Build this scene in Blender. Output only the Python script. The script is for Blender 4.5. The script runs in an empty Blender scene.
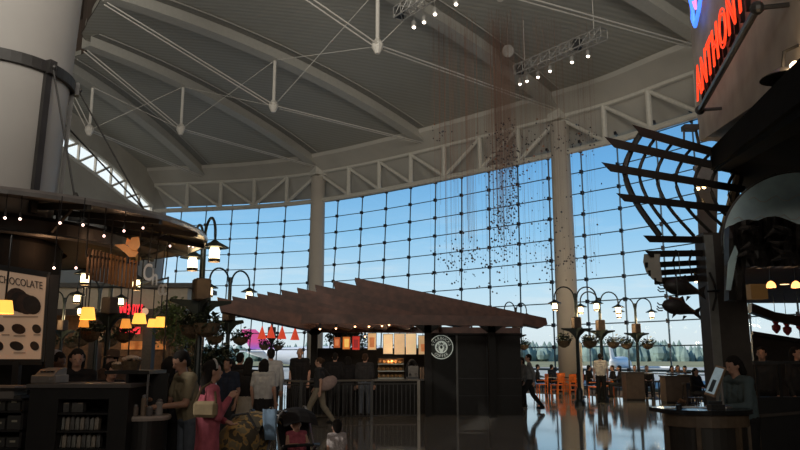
import bpy, bmesh, math, random
from mathutils import Vector, Matrix, Quaternion
random.seed(7)
C = bpy.context.scene
COL = C.collection
R = math.radians
# ------------------------------------------------------------------ camera
F = 720.0
PITCH = math.atan(.185)
CP_, SP_ = math.cos(PITCH), math.sin(PITCH)
EYE = 1.65
cam = bpy.data.cameras.new('camera')
cam.sensor_width = 36.0
cam.lens = F * 36.0 / 800.0
cam.clip_end = 3000
camo = bpy.data.objects.new('camera', cam)
COL.objects.link(camo)
camo.location = (0, 0, EYE)
camo.rotation_euler = (math.pi / 2 + PITCH, 0, 0)
C.camera = camo
C.view_settings.view_transform = 'Standard'
C.view_settings.look = 'None'
C.view_settings.gamma = 1
C.view_settings.use_curve_mapping = False
C.view_settings.exposure = 0.0
# ------------------------------------------------------------------ sky
w = bpy.data.worlds.new('sky')
C.world = w
w.use_nodes = True
nt = w.node_tree
nt.nodes.clear()
def wn(t, **k):
    n = nt.nodes.new(t)
    for a, b in k.items():
        setattr(n, a, b)
    return n
tc = wn('ShaderNodeTexCoord')
sep = wn('ShaderNodeSeparateXYZ')
nt.links.new(tc.outputs['Generated'], sep.inputs[0])
ramp = wn('ShaderNodeValToRGB')
cr = ramp.color_ramp
cr.elements[0].position = 0.0
cr.elements[0].color = (.74, .80, .82, 1)
cr.elements[1].position = 1.0
cr.elements[1].color = (.04, .14, .38, 1)
for p_, c_ in ((.04, (.74, .86, .91, 1)), (.10, (.52, .76, .93, 1)), (.17, (.30, .60, .89, 1)), (.26, (.16, .43, .78, 1)), (.38, (.085, .28, .62, 1))):
    e = cr.elements.new(p_)
    e.color = c_
nt.links.new(sep.outputs['Z'], ramp.inputs[0])
mp = wn('ShaderNodeMapping')
mp.inputs['Scale'].default_value = (2.2, 2.2, 12)
nt.links.new(tc.outputs['Generated'], mp.inputs[0])
nz = wn('ShaderNodeTexNoise')
nz.inputs['Scale'].default_value = 3.2
nz.inputs['Detail'].default_value = 7
nz.inputs['Roughness'].default_value = .62
nt.links.new(mp.outputs[0], nz.inputs[0])
cl = wn('ShaderNodeValToRGB')
cl.color_ramp.elements[0].position = .52
cl.color_ramp.elements[0].color = (0, 0, 0, 1)
cl.color_ramp.elements[1].position = .74
cl.color_ramp.elements[1].color = (.7, .7, .7, 1)
nt.links.new(nz.outputs[0], cl.inputs[0])
lo = wn('ShaderNodeMapRange')
lo.inputs['From Min'].default_value = .21
lo.inputs['From Max'].default_value = .08
nt.links.new(sep.outputs['Z'], lo.inputs[0])
mu = wn('ShaderNodeMath', operation='MULTIPLY')
nt.links.new(cl.outputs[0], mu.inputs[0])
nt.links.new(lo.outputs[0], mu.inputs[1])
mx = wn('ShaderNodeMix', data_type='RGBA')
nt.links.new(mu.outputs[0], mx.inputs['Factor'])
nt.links.new(ramp.outputs[0], mx.inputs['A'])
mx.inputs['B'].default_value = (.80, .88, .92, 1)
bg = wn('ShaderNodeBackground')
bg.inputs['Strength'].default_value = 1.0
nt.links.new(mx.outputs['Result'], bg.inputs[0])
ow = wn('ShaderNodeOutputWorld')
nt.links.new(bg.outputs[0], ow.inputs[0])
# ------------------------------------------------------------------ sun
sl = bpy.data.lights.new('sun', 'SUN')
sl.energy = 4.2
sl.angle = .01
sl.color = (1, .94, .84)
so = bpy.data.objects.new('sun', sl)
COL.objects.link(so)
so.rotation_euler = Vector((1, .5, -.62)).to_track_quat('-Z', 'Y').to_euler()

# added unseen area lights, standing in for uplights, to brighten the vault
def area(name, loc, target, size, power, col):
    l = bpy.data.lights.new(name, 'AREA'); l.energy = power; l.size = size; l.color = col
    o = bpy.data.objects.new(name, l); COL.objects.link(o); o.location = loc
    o.rotation_euler = (Vector(target) - Vector(loc)).to_track_quat('-Z', 'Y').to_euler()
    return o
area('uplight_fill', (-16, 8, 10.5), (-14, 12, 19), 12, 2450, (1, .95, .85))
area('uplight_fill', (4, 2, 10.5), (2, 8, 19), 12, 1550, (1, .95, .85))
u_ = area('uplight_fill', (-3, -9, 9.0), (-3, 10, 21), 5, 2200, (1, .94, .83))
u_.data.spread = R(105)
fl_ = area('hall_fill', (2, -10, 8.0), (2, 12, 1), 5, 430, (1, .90, .76))  # added frontal fill from behind the camera, no fixture there
# ------------------------------------------------------------------ helpers
def at(x, y, Y):
    dx = (x - 400) / F; dy = (225 - y) / F
    a = CP_ - dy * SP_; b = SP_ + dy * CP_; t = Y / a
    return Vector((dx * t, Y, EYE + b * t))
def onz(x, y, z):
    dx = (x - 400) / F; dy = (225 - y) / F
    a = CP_ - dy * SP_; b = SP_ + dy * CP_; t = (z - EYE) / b
    return Vector((dx * t, a * t, z))
def px(x, Y):
    return at(x, 358, Y)[0]
MATS = {}
def mat(name, col, rough=.6, metal=0., emit=None, es=1., var=.12, vs=6., bump=0., spec=.5, trans=None):
    if name in MATS:
        return MATS[name]
    m = bpy.data.materials.new(name)
    m.use_nodes = True
    t = m.node_tree
    b = t.nodes['Principled BSDF']
    b.inputs['Roughness'].default_value = rough
    b.inputs['Metallic'].default_value = metal
    b.inputs['Specular IOR Level'].default_value = spec
    c = (*col, 1)
    if var:
        co = t.nodes.new('ShaderNodeTexCoord')
        n = t.nodes.new('ShaderNodeTexNoise')
        n.inputs['Scale'].default_value = vs
        n.inputs['Detail'].default_value = 4
        t.links.new(co.outputs['Object'], n.inputs[0])
        r = t.nodes.new('ShaderNodeValToRGB')
        r.color_ramp.elements[0].color = (*[v * (1 - var) for v in col], 1)
        r.color_ramp.elements[1].color = (*[min(1, v * (1 + var)) for v in col], 1)
        r.color_ramp.elements[0].position = .3
        r.color_ramp.elements[1].position = .7
        t.links.new(n.outputs[0], r.inputs[0])
        t.links.new(r.outputs[0], b.inputs['Base Color'])
        if bump:
            bp = t.nodes.new('ShaderNodeBump')
            bp.inputs['Strength'].default_value = bump
            bp.inputs['Distance'].default_value = .02
            t.links.new(n.outputs[0], bp.inputs['Height'])
            t.links.new(bp.outputs[0], b.inputs['Normal'])
    else:
        b.inputs['Base Color'].default_value = c
    if emit:
        b.inputs['Emission Color'].default_value = (*emit, 1)
        b.inputs['Emission Strength'].default_value = es
    MATS[name] = m
    return m
def frame_from(d, up=Vector((0, 0, 1))):
    d = Vector(d).normalized()
    x = d.cross(up)
    if x.length < 1e-4:
        x = Vector((1, 0, 0))
    x.normalize()
    y = x.cross(d).normalized()
    return x, y, d
class MB:
    def __init__(s):
        s.bm = bmesh.new()
    def box(s, c, size, rz=0, M=None):
        m = Matrix.Translation(c) @ (M if M else Matrix.Rotation(rz, 4, 'Z')) @ Matrix.Diagonal((*size, 1))
        bmesh.ops.create_cube(s.bm, size=1, matrix=m)
        return s
    def bbox(s, a, b):
        a, b = Vector(a), Vector(b)
        return s.box((a + b) / 2, [abs(v) for v in (b - a)])
    def tube(s, pts, r, n=8, caps=True, closed=False):
        pts = [Vector(p) for p in pts]
        rs = r if isinstance(r, (list, tuple)) else [r] * len(pts)
        rings = []
        L = len(pts)
        for i, p in enumerate(pts):
            if closed:
                d = pts[(i + 1) % L] - pts[i - 1]
            else:
                d = pts[min(i + 1, L - 1)] - pts[max(i - 1, 0)]
            x, y, _ = frame_from(d)
            rings.append([s.bm.verts.new(p + (x * math.cos(2 * math.pi * k / n) + y * math.sin(2 * math.pi * k / n)) * rs[i]) for k in range(n)])
        for i in range(L - (0 if closed else 1)):
            a, b = rings[i], rings[(i + 1) % L]
            for k in range(n):
                s.bm.faces.new((a[k], a[(k + 1) % n], b[(k + 1) % n], b[k]))
        if caps and not closed:
            s.bm.faces.new(rings[0]); s.bm.faces.new(rings[-1])
        return s
    def bar(s, a, b, wd, h):
        a, b = Vector(a), Vector(b)
        x, y, d = frame_from(b - a)
        M = Matrix((x, y, d)).transposed().to_4x4()
        return s.box((a + b) / 2, (wd, h, (b - a).length), M=M)
    def sphere(s, c, r, n=12, M=None):
        r = r if isinstance(r, (list, tuple, Vector)) else (r, r, r)
        m = Matrix.Translation(c) @ (M if M else Matrix()) @ Matrix.Diagonal((*r, 1))
        bmesh.ops.create_uvsphere(s.bm, u_segments=n, v_segments=max(4, n * 2 // 3), radius=1, matrix=m)
        return s
    def lathe(s, prof, c=(0, 0, 0), n=20, sx=1, sy=1, caps=True, M=None):
        c = Vector(c)
        rings = []
        for r, z in prof:
            ring = []
            for k in range(n):
                p = Vector((r * math.cos(2 * math.pi * k / n) * sx, r * math.sin(2 * math.pi * k / n) * sy, z))
                ring.append(s.bm.verts.new(c + ((M @ p) if M else p)))
            rings.append(ring)
        for a, b in zip(rings, rings[1:]):
            for k in range(n):
                s.bm.faces.new((a[k], a[(k + 1) % n], b[(k + 1) % n], b[k]))
        if caps:
            s.bm.faces.new(rings[0]); s.bm.faces.new(rings[-1])
        return s
    def prism(s, pts, v):
        v = Vector(v)
        a = [s.bm.verts.new(Vector(p)) for p in pts]
        b = [s.bm.verts.new(Vector(p) + v) for p in pts]
        s.bm.faces.new(a); s.bm.faces.new(b)
        n = len(a)
        for k in range(n):
            s.bm.faces.new((a[k], a[(k + 1) % n], b[(k + 1) % n], b[k]))
        return s
    def grid(s, rows, thick=None):
        """rows of points -> quad sheet, optionally thickened by vector"""
        V = [[s.bm.verts.new(Vector(p)) for p in r] for r in rows]
        for i in range(len(V) - 1):
            for j in range(len(V[0]) - 1):
                s.bm.faces.new((V[i][j], V[i][j + 1], V[i + 1][j + 1], V[i + 1][j]))
        if thick is not None:
            t = Vector(thick)
            U = [[s.bm.verts.new(Vector(p) + t) for p in r] for r in rows]
            for i in range(len(V) - 1):
                for j in range(len(V[0]) - 1):
                    s.bm.faces.new((U[i][j], U[i + 1][j], U[i + 1][j + 1], U[i][j + 1]))
            def side(a, b):
                for k in range(len(a) - 1):
                    s.bm.faces.new((a[k], a[k + 1], b[k + 1], b[k]))
            side(V[0], U[0]); side(V[-1], U[-1])
            side([r[0] for r in V], [r[0] for r in U]); side([r[-1] for r in V], [r[-1] for r in U])
        return s
    def cap(s, p, q, r1, r2, n=10):
        p, q = Vector(p), Vector(q)
        s.sphere(p, r1, n); s.sphere(q, r2, n)
        if (q - p).length > 1e-3:
            s.tube([p, q], [r1, r2], n)
        return s
    def build(s, name, m, parent=None, smooth=False, local=False, bevel=0):
        bmesh.ops.recalc_face_normals(s.bm, faces=s.bm.faces)
        if bevel:
            bmesh.ops.bevel(s.bm, geom=s.bm.edges[:], offset=bevel, segments=1, affect='EDGES')
        me = bpy.data.meshes.new(name)
        if parent is not None and not local:
            off = worldloc(parent)
            bmesh.ops.translate(s.bm, vec=-off, verts=s.bm.verts)
        o = bpy.data.objects.new(name, me)
        if parent is None and not local and len(s.bm.verts):
            xs = [v.co for v in s.bm.verts]
            lo_ = Vector((min(v.x for v in xs), min(v.y for v in xs), min(v.z for v in xs)))
            hi_ = Vector((max(v.x for v in xs), max(v.y for v in xs), max(v.z for v in xs)))
            base = Vector(((lo_.x + hi_.x) / 2, (lo_.y + hi_.y) / 2, lo_.z))
            bmesh.ops.translate(s.bm, vec=-base, verts=s.bm.verts)
            o.location = base
        s.bm.to_mesh(me)
        s.bm.free()
        if smooth:
            for p in me.polygons:
                p.use_smooth = True
        me.materials.append(m)
        COL.objects.link(o)
        if parent is not None:
            o.parent = parent
        return o
def worldloc(o):
    v = Vector((0, 0, 0))
    while o is not None:
        v += Vector(o.location)
        o = o.parent
    return v
def tag(o, label=None, cat=None, group=None, kind=None):
    if label: o['label'] = label
    if cat: o['category'] = cat
    if group: o['group'] = group
    if kind: o['kind'] = kind
    return o
def thing(name, label, cat, loc=(0, 0, 0), rz=0, group=None):
    o = bpy.data.objects.new(name, None)
    COL.objects.link(o)
    o.location = loc
    o.rotation_euler = (0, 0, rz)
    o.empty_display_size = .1
    return tag(o, label, cat, group)
def struct(o):
    o['kind'] = 'structure'
    return o
def dup(root, loc, rz=0, label=None, scale=None):
    r = root.copy(); COL.objects.link(r); r.location = loc; r.rotation_euler = (0, 0, rz)
    if scale: r.scale = scale
    if label: r['label'] = label
    for ch in list(root.children):
        c = ch.copy(); COL.objects.link(c); c.parent = r
        for g in list(ch.children):
            d = g.copy(); COL.objects.link(d); d.parent = c
    return r
def lamp(name, loc, power, col, rad=.05, parent=None):
    l = bpy.data.lights.new(name, 'POINT')
    l.energy = power; l.color = col; l.shadow_soft_size = rad
    o = bpy.data.objects.new(name, l)
    COL.objects.link(o)
    o.location = Vector(loc) - (worldloc(parent) if parent else Vector())
    if parent: o.parent = parent
    return o
def text_mesh(name, txt, size, M, m, parent=None, extrude=.01, outline=0, bold=0, spacing=1, align='LEFT', smx=1):
    cu = bpy.data.curves.new(name, 'FONT')
    cu.body = txt; cu.size = size; cu.space_character = spacing
    cu.align_x = align
    cu.extrude = extrude
    if bold: cu.offset = bold
    if outline:
        cu.fill_mode = 'NONE'; cu.extrude = 0; cu.bevel_depth = outline; cu.bevel_resolution = 1
    cu.resolution_u = 5
    t = bpy.data.objects.new(name, cu)
    COL.objects.link(t)
    dg = bpy.context.evaluated_depsgraph_get()
    me = bpy.data.meshes.new_from_object(t.evaluated_get(dg))
    bpy.data.objects.remove(t)
    me.transform(M @ Matrix.Diagonal((smx, 1, 1, 1)))
    if parent is not None:
        me.transform(Matrix.Translation(-worldloc(parent)))
    me.materials.clear(); me.materials.append(m)
    o = bpy.data.objects.new(name, me)
    COL.objects.link(o)
    if parent is not None: o.parent = parent
    return o
def basis(x, y, z, o):
    M = Matrix((Vector(x), Vector(y), Vector(z))).transposed().to_4x4()
    return Matrix.Translation(o) @ M
# ------------------------------------------------------------------ curve of the glazed wall (plan)
CPT = [(-44, 56.5), (-32, 55.8), (-18.7, 53.9), (-5.86, 50.2), (8.8, 38.1), (13.5, 32.1), (19.5, 22.5), (24, 14), (28, 5)]
WP = []
for i in range(1, len(CPT) - 2):
    p0, p1, p2, p3 = CPT[i - 1:i + 3]
    for k in range(40):
        t = k / 40
        WP.append(tuple(.5 * ((2 * p1[j]) + (-p0[j] + p2[j]) * t + (2 * p0[j] - 5 * p1[j] + 4 * p2[j] - p3[j]) * t * t + (-p0[j] + 3 * p1[j] - 3 * p2[j] + p3[j]) * t ** 3) for j in (0, 1)))
WU = [0]
for a, b in zip(WP, WP[1:]): WU.append(WU[-1] + math.dist(a, b))
WU = [s - WU[80] for s in WU]
U2 = WU[120]
def W(u, s=0., z=0.):
    i = 0
    while i < len(WU) - 2 and WU[i + 1] < u: i += 1
    k = (u - WU[i]) / (WU[i + 1] - WU[i])
    x = WP[i][0] + (WP[i + 1][0] - WP[i][0]) * k; y = WP[i][1] + (WP[i + 1][1] - WP[i][1]) * k
    a, b = WP[max(0, i - 4)], WP[min(i + 4, len(WP) - 1)]
    l = math.dist(a, b); tx, ty = (b[0] - a[0]) / l, (b[1] - a[1]) / l
    return Vector((x + ty * s, y - tx * s, z))
def prof(s): return 15.5 + 1.75 * (1 - ((s - 15.5) / 15.5) ** 2)
def s_in(u): return max(17.5, min(24., 19.6 + .22 * u))
UL, UR = -13.6, 35.0
S_IN = 21.5

m_white = mat('painted_steel', (.50, .48, .43), .45, var=.06)
m_ribp = mat('rib_paint', (.40, .385, .345), .55, var=.05)
m_rod = mat('rod_steel', (.60, .57, .52), .4, var=.05)
m_soffit = mat('soffit_plaster', (.40, .38, .34), .8, var=.08, vs=.5)
m_black = mat('black_paint', (.012, .012, .013), .45, var=.2)
m_dark = mat('dark_wood', (.030, .022, .018), .5, var=.3, vs=12)
m_wallpl = mat('wall_plaster', (.34, .32, .28), .85, var=.08, vs=.6)
m_roofd = mat('roof_underside', (.06, .042, .032), .8, var=.2, vs=.4)
m_col = mat('column_paint', (.52, .47, .41), .6, var=.05, vs=1)
m_mull = mat('mullion_steel', (.09, .16, .23), .4, .3, var=.1)
m_joint = mat('joint_steel', (.02, .022, .03), .4, .3, var=.1)

# ribbed metal deck
m_deck = bpy.data.materials.new('ribbed_deck'); m_deck.use_nodes = True
_t = m_deck.node_tree; _b = _t.nodes['Principled BSDF']; _b.inputs['Roughness'].default_value = .6
_c = _t.nodes.new('ShaderNodeTexCoord'); _m = _t.nodes.new('ShaderNodeMapping'); _m.inputs['Rotation'].default_value = (0, 0, R(78))
_w = _t.nodes.new('ShaderNodeTexWave'); _w.inputs['Scale'].default_value = .9; _w.inputs['Distortion'].default_value = .4; _w.inputs['Detail'].default_value = 1
_n = _t.nodes.new('ShaderNodeTexNoise'); _n.inputs['Scale'].default_value = .35
_r = _t.nodes.new('ShaderNodeValToRGB'); _r.color_ramp.elements[0].color = (.285, .28, .245, 1); _r.color_ramp.elements[1].color = (.335, .325, .285, 1)
_bp = _t.nodes.new('ShaderNodeBump'); _bp.inputs['Strength'].default_value = .12; _bp.inputs['Distance'].default_value = .05
_t.links.new(_c.outputs['Object'], _m.inputs[0]); _t.links.new(_m.outputs[0], _w.inputs[0]); _t.links.new(_w.outputs[1], _r.inputs[0])
_t.links.new(_w.outputs[1], _bp.inputs['Height']); _t.links.new(_bp.outputs[0], _b.inputs['Normal']); _t.links.new(_r.outputs[0], _b.inputs['Base Color'])

# polished terrazzo floor
m_floor = bpy.data.materials.new('polished_terrazzo'); m_floor.use_nodes = True
_t = m_floor.node_tree; _b = _t.nodes['Principled BSDF']
_c = _t.nodes.new('ShaderNodeTexCoord')
_v = _t.nodes.new('ShaderNodeTexVoronoi'); _v.inputs['Scale'].default_value = 40
_n = _t.nodes.new('ShaderNodeTexNoise'); _n.inputs['Scale'].default_value = 1.3; _n.inputs['Detail'].default_value = 5
_r = _t.nodes.new('ShaderNodeValToRGB'); _r.color_ramp.elements[0].color = (.14, .132, .12, 1); _r.color_ramp.elements[1].color = (.24, .228, .205, 1)
_r2 = _t.nodes.new('ShaderNodeMapRange'); _r2.inputs['To Min'].default_value = .03; _r2.inputs['To Max'].default_value = .10
_mx = _t.nodes.new('ShaderNodeMix'); _mx.data_type = 'FLOAT'; _mx.inputs[0].default_value = .35
_t.links.new(_c.outputs['Object'], _v.inputs[0]); _t.links.new(_c.outputs['Object'], _n.inputs[0])
_t.links.new(_n.outputs[0], _mx.inputs[2]); _t.links.new(_v.outputs[0], _mx.inputs[3])
_t.links.new(_mx.outputs[0], _r.inputs[0]); _t.links.new(_r.outputs[0], _b.inputs['Base Color'])
_t.links.new(_n.outputs[0], _r2.inputs[0]); _t.links.new(_r2.outputs[0], _b.inputs['Roughness'])
_b.inputs['IOR'].default_value = 1.6

# clear glass
m_glass = bpy.data.materials.new('clear_glass'); m_glass.use_nodes = True
_t = m_glass.node_tree; _t.nodes.clear()
_o = _t.nodes.new('ShaderNodeOutputMaterial'); _tr = _t.nodes.new('ShaderNodeBsdfTransparent'); _tr.inputs[0].default_value = (.93, .97, .98, 1)
_g = _t.nodes.new('ShaderNodeBsdfGlossy'); _g.inputs['Roughness'].default_value = .02
_fr = _t.nodes.new('ShaderNodeFresnel'); _fr.inputs[0].default_value = 1.25; _mi = _t.nodes.new('ShaderNodeMixShader')
_t.links.new(_fr.outputs[0], _mi.inputs[0]); _t.links.new(_tr.outputs[0], _mi.inputs[1]); _t.links.new(_g.outputs[0], _mi.inputs[2]); _t.links.new(_mi.outputs[0], _o.inputs[0])
# fritted translucent glass
m_frit = bpy.data.materials.new('fritted_glass'); m_frit.use_nodes = True
_t = m_frit.node_tree; _t.nodes.clear()
_o = _t.nodes.new('ShaderNodeOutputMaterial'); _a = _t.nodes.new('ShaderNodeBsdfTranslucent'); _a.inputs[0].default_value = (.95, .93, .84, 1)
_d = _t.nodes.new('ShaderNodeBsdfTransparent'); _mi = _t.nodes.new('ShaderNodeMixShader'); _mi.inputs[0].default_value = .3
_t.links.new(_a.outputs[0], _mi.inputs[1]); _t.links.new(_d.outputs[0], _mi.inputs[2]); _t.links.new(_mi.outputs[0], _o.inputs[0])

# ------------------------------------------------------------------ floor, roof, walls
def useq(a, b, n): return [a + (b - a) * k / n for k in range(n + 1)]
outer = [W(u, -1.9) for u in useq(UL, UR, 40)]
LWd = (W(UL, 1) - W(UL, 0)); LWd.normalize()            # inward along the left wall
LEnd = W(UL) + LWd * 66
room = outer + [Vector((27, 5, 0)), Vector((27, -12, 0)), Vector((LEnd.x, -12, 0))]
b = MB(); b.prism([(p.x, p.y, -.3) for p in room], (0, 0, .3)); struct(b.build('floor', m_floor))
b = MB()
for u0, u1, s0, s1 in ((UL, UR, -.0, 13.0),):
    pass
carp = [W(u, -1.6, .004) for u in useq(UL + .3, UR - 2, 40)] + [W(u, 3.6, .004) for u in useq(UR - 2, UL + .3, 40)]
m_carpet = mat('tan_carpet', (.30, .21, .12), .95, var=.2, vs=3, bump=.3)
b.prism(carp, (0, 0, .012)); struct(b.build('floor_carpet', m_carpet))
# flat dark outer roof, above everything
b = MB(); b.prism([(p.x, p.y, 19.2) for p in room], (0, 0, .3)); struct(b.build('ceiling_upper', m_roofd))
# the ribbed deck
rows = [[W(u, s, prof(s)) for s in useq(1.3, s_in(u), 16)] for u in useq(UL, UR, 60)]
b = MB(); b.grid(rows, (0, 0, .25)); struct(b.build('ceiling', m_deck, smooth=False))
# upstand at the inner edge of the deck
b = MB(); b.grid([[W(u, s_in(u), prof(s_in(u))), W(u, s_in(u), 19.2)] for u in useq(UL, UR, 40)], (.02, .02, 0)); struct(b.build('wall_upstand', m_roofd))
# sloping soffit over the glass
GT = 13.35
b = MB(); b.grid([[W(u, 1.3, prof(1.3)), W(u, 1.25, prof(1.3) - .25), W(u, -.2, 14.6), W(u, -1.75, GT), W(u, -1.95, GT + .1), W(u, -1.95, 19.2)] for u in useq(UL, UR, 60)], (0, 0, .12)); struct(b.build('wall_soffit', m_soffit))
# left end wall with its curved clerestory
def LW(s, z): return W(UL) + LWd * s + Vector((0, 0, z))
def onwall(x, y):
    o = Vector((0, 0, EYE)); d = at(x, y, 10.) - o
    p0 = W(UL); n = Vector((LWd.y, -LWd.x, 0))
    k = (p0 - o).dot(n) / d.dot(n); P = o + d * k
    return ((P - p0).dot(LWd), P.z)
topc = sorted([onwall(x, y) for x, y in ((152, 206), (141, 195), (128, 182), (112, 166), (96, 154), (78, 142), (60, 132), (40, 121))])
botc = sorted([onwall(x, y) for x, y in ((152, 213), (141, 209), (128, 201), (112, 188), (96, 175), (78, 162), (60, 149), (40, 136))])
def interp(cv, s):
    if s <= cv[0][0]: return cv[0][1]
    for a, b_ in zip(cv, cv[1:]):
        if s <= b_[0]: return a[1] + (b_[1] - a[1]) * (s - a[0]) / (b_[0] - a[0])
    return cv[-1][1]
s_lo, s_hi = max(topc[0][0], botc[0][0]), min(topc[-1][0], botc[-1][0])
ss = useq(s_lo, s_hi, 24)
tw = Vector((LWd.y, -LWd.x, 0)) * .3
if tw.x > 0: tw = -tw
b = MB(); b.grid([[LW(s, 0), LW(s, interp(botc, s))] for s in ss], tw)
b.grid([[LW(s, interp(topc, s)), LW(s, 19.2)] for s in ss], tw)
b.grid([[LW(-1.9, 0), LW(-1.9, 19.2)], [LW(s_lo, 0), LW(s_lo, 19.2)]], tw)
b.grid([[LW(s_hi, 0), LW(s_hi, 19.2)], [LW(66, 0), LW(66, 19.2)]], tw)
struct(b.build('wall_left', m_wallpl))
cw = MB().grid([[LW(s, interp(botc, s)) + tw * .6, LW(s, interp(topc, s)) + tw * .6] for s in ss]).build('window_3', m_frit); struct(cw)
b = MB(); kk = 7
zs = useq(s_lo, s_hi, kk)
for i in range(kk):
    a_, c_ = zs[i], zs[i + 1]
    b.bar(LW(a_, interp(botc, a_)), LW(a_, interp(topc, a_)), .14, .14)
    b.bar(LW(a_, interp(topc, a_)), LW(c_, interp(botc, c_)), .14, .14)
for cv in (topc, botc): b.tube([LW(s, interp(cv, s)) for s in ss], .12, 6)
b.build('window_frame', m_white, cw)
# back and right walls
b = MB(); b.bbox((LEnd.x, -12.3, 0), (27, -12, 19.2)); struct(b.build('wall_back', m_roofd))
pr_ = W(UR, -1.9)
b = MB(); b.grid([[(pr_.x, pr_.y, 0), (pr_.x, pr_.y, 19.2)], [(27, 5, 0), (27, 5, 19.2)], [(27, -12, 0), (27, -12, 19.2)]], (.3, 0, 0)); struct(b.build('wall_right', m_roofd))

# ------------------------------------------------------------------ cable-net glass wall, one window per column bay
PW = U2 / 9
def tilt(u): return max(0., min(.07, .07 * (U2 - u) / U2))
def G(u, z): return W(u, -1.5 - tilt(u) * (z - 6.5), z)
ZR = [.08] + [1.05 + 1.2 * k for k in range(11)]
ZR = [z for z in ZR if z < GT + .2] + [GT + .25]
def window(n, i0, i1):
    us = [i * PW + .4 for i in range(i0, i1 + 1)]
    g = MB().grid([[G(u, z) for z in (0.02, 4, 9, GT + .3)] for u in us]).build('window_%d' % n, m_glass)
    struct(g)
    b = MB(); j = MB()
    for k, u in enumerate(us):
        if k == len(us) - 1 and n != 2: continue
        b.tube([G(u, 0), G(u, 6), G(u, GT + .3)], .045, 5)
        for z in ZR[1:]:
            nrm = (W(u, 1) - W(u, 0))
            j.box(G(u, z) + nrm * .05, (.20, .14, .20), rz=math.atan2(nrm.x, -nrm.y) * -1)
    for z in ZR[1:-1]:
        b.tube([G(u, z) for u in us], .032, 5)
    b.tube([G(u, .1) for u in us], .1, 5)
    b.tube([G(u, 1.05) for u in us], .06, 5)
    b.build('window_frame', m_mull, g); j.build('window_fitting', m_joint, g)
window(1, -6, 0); window(2, 9, 16)
window(4, 0, 9)

# ------------------------------------------------------------------ columns
def column(u, r0, r1, label):
    p = W(u)
    t = thing('column', label, 'column', p)
    MB().lathe([(r0, 0), (r0, 6), (r1, 14.4)], p, 24).build('shaft', m_col, t, smooth=True)
    MB().lathe([(r0 + .06, 0), (r0 + .06, .3)], p, 24).build('base_collar', m_white, t)
    MB().box(p + Vector((0, 0, 15.05)), (.9, .9, 1.0), rz=.6).build('head_block', m_white, t)
    return t
column(0, .55, .50, 'tall round white column in the glass wall behind the wooden kiosk roof')
column(U2, .56, .50, 'tall round white column in the glass wall beside the hanging bead mobile')

# ------------------------------------------------------------------ truss along the head of the glass: one length per column bay
BAY = U2 / 7
def edge_truss(ua, ub, n, label):
    mid = W((ua + ub) / 2, 0, 12.6)
    t = thing('wall_truss', label, 'truss', mid)
    us = useq(ua, ub, 14)
    MB().tube([W(u, 0, 12.7) for u in us], .17, 8).build('bottom_chord', m_white, t)
    MB().tube([W(u, 0, 14.8) for u in us], .16, 8).build('top_chord', m_white, t)
    vs = useq(ua, ub, n)
    for i, u in enumerate(vs):
        if 0 < i < n or (i == 0 and ua > 0 and False):
            MB().tube([W(u, 0, 12.7), W(u, 0, 15.5)], .15, 8).box(W(u, 0, 15.2), (.42, .42, .4), rz=.5).build('vertical', m_white, t)
    for i in range(n):
        a, b_ = vs[i], vs[i + 1]
        if i < n / 2: p, q = W(a, 0, 14.7), W(b_, 0, 12.8)
        else: p, q = W(a, 0, 12.8), W(b_, 0, 14.7)
        MB().tube([p, q], .11, 8).build('diagonal', m_white, t)
edge_truss(-5 * BAY, 0, 5, 'white steel truss over the glass left of the kiosk-side column')
edge_truss(0, U2, 7, 'white steel truss over the glass between the two tall columns')
edge_truss(U2, U2 + 5 * BAY, 5, 'white steel truss over the glass behind the black louvres')

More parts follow.
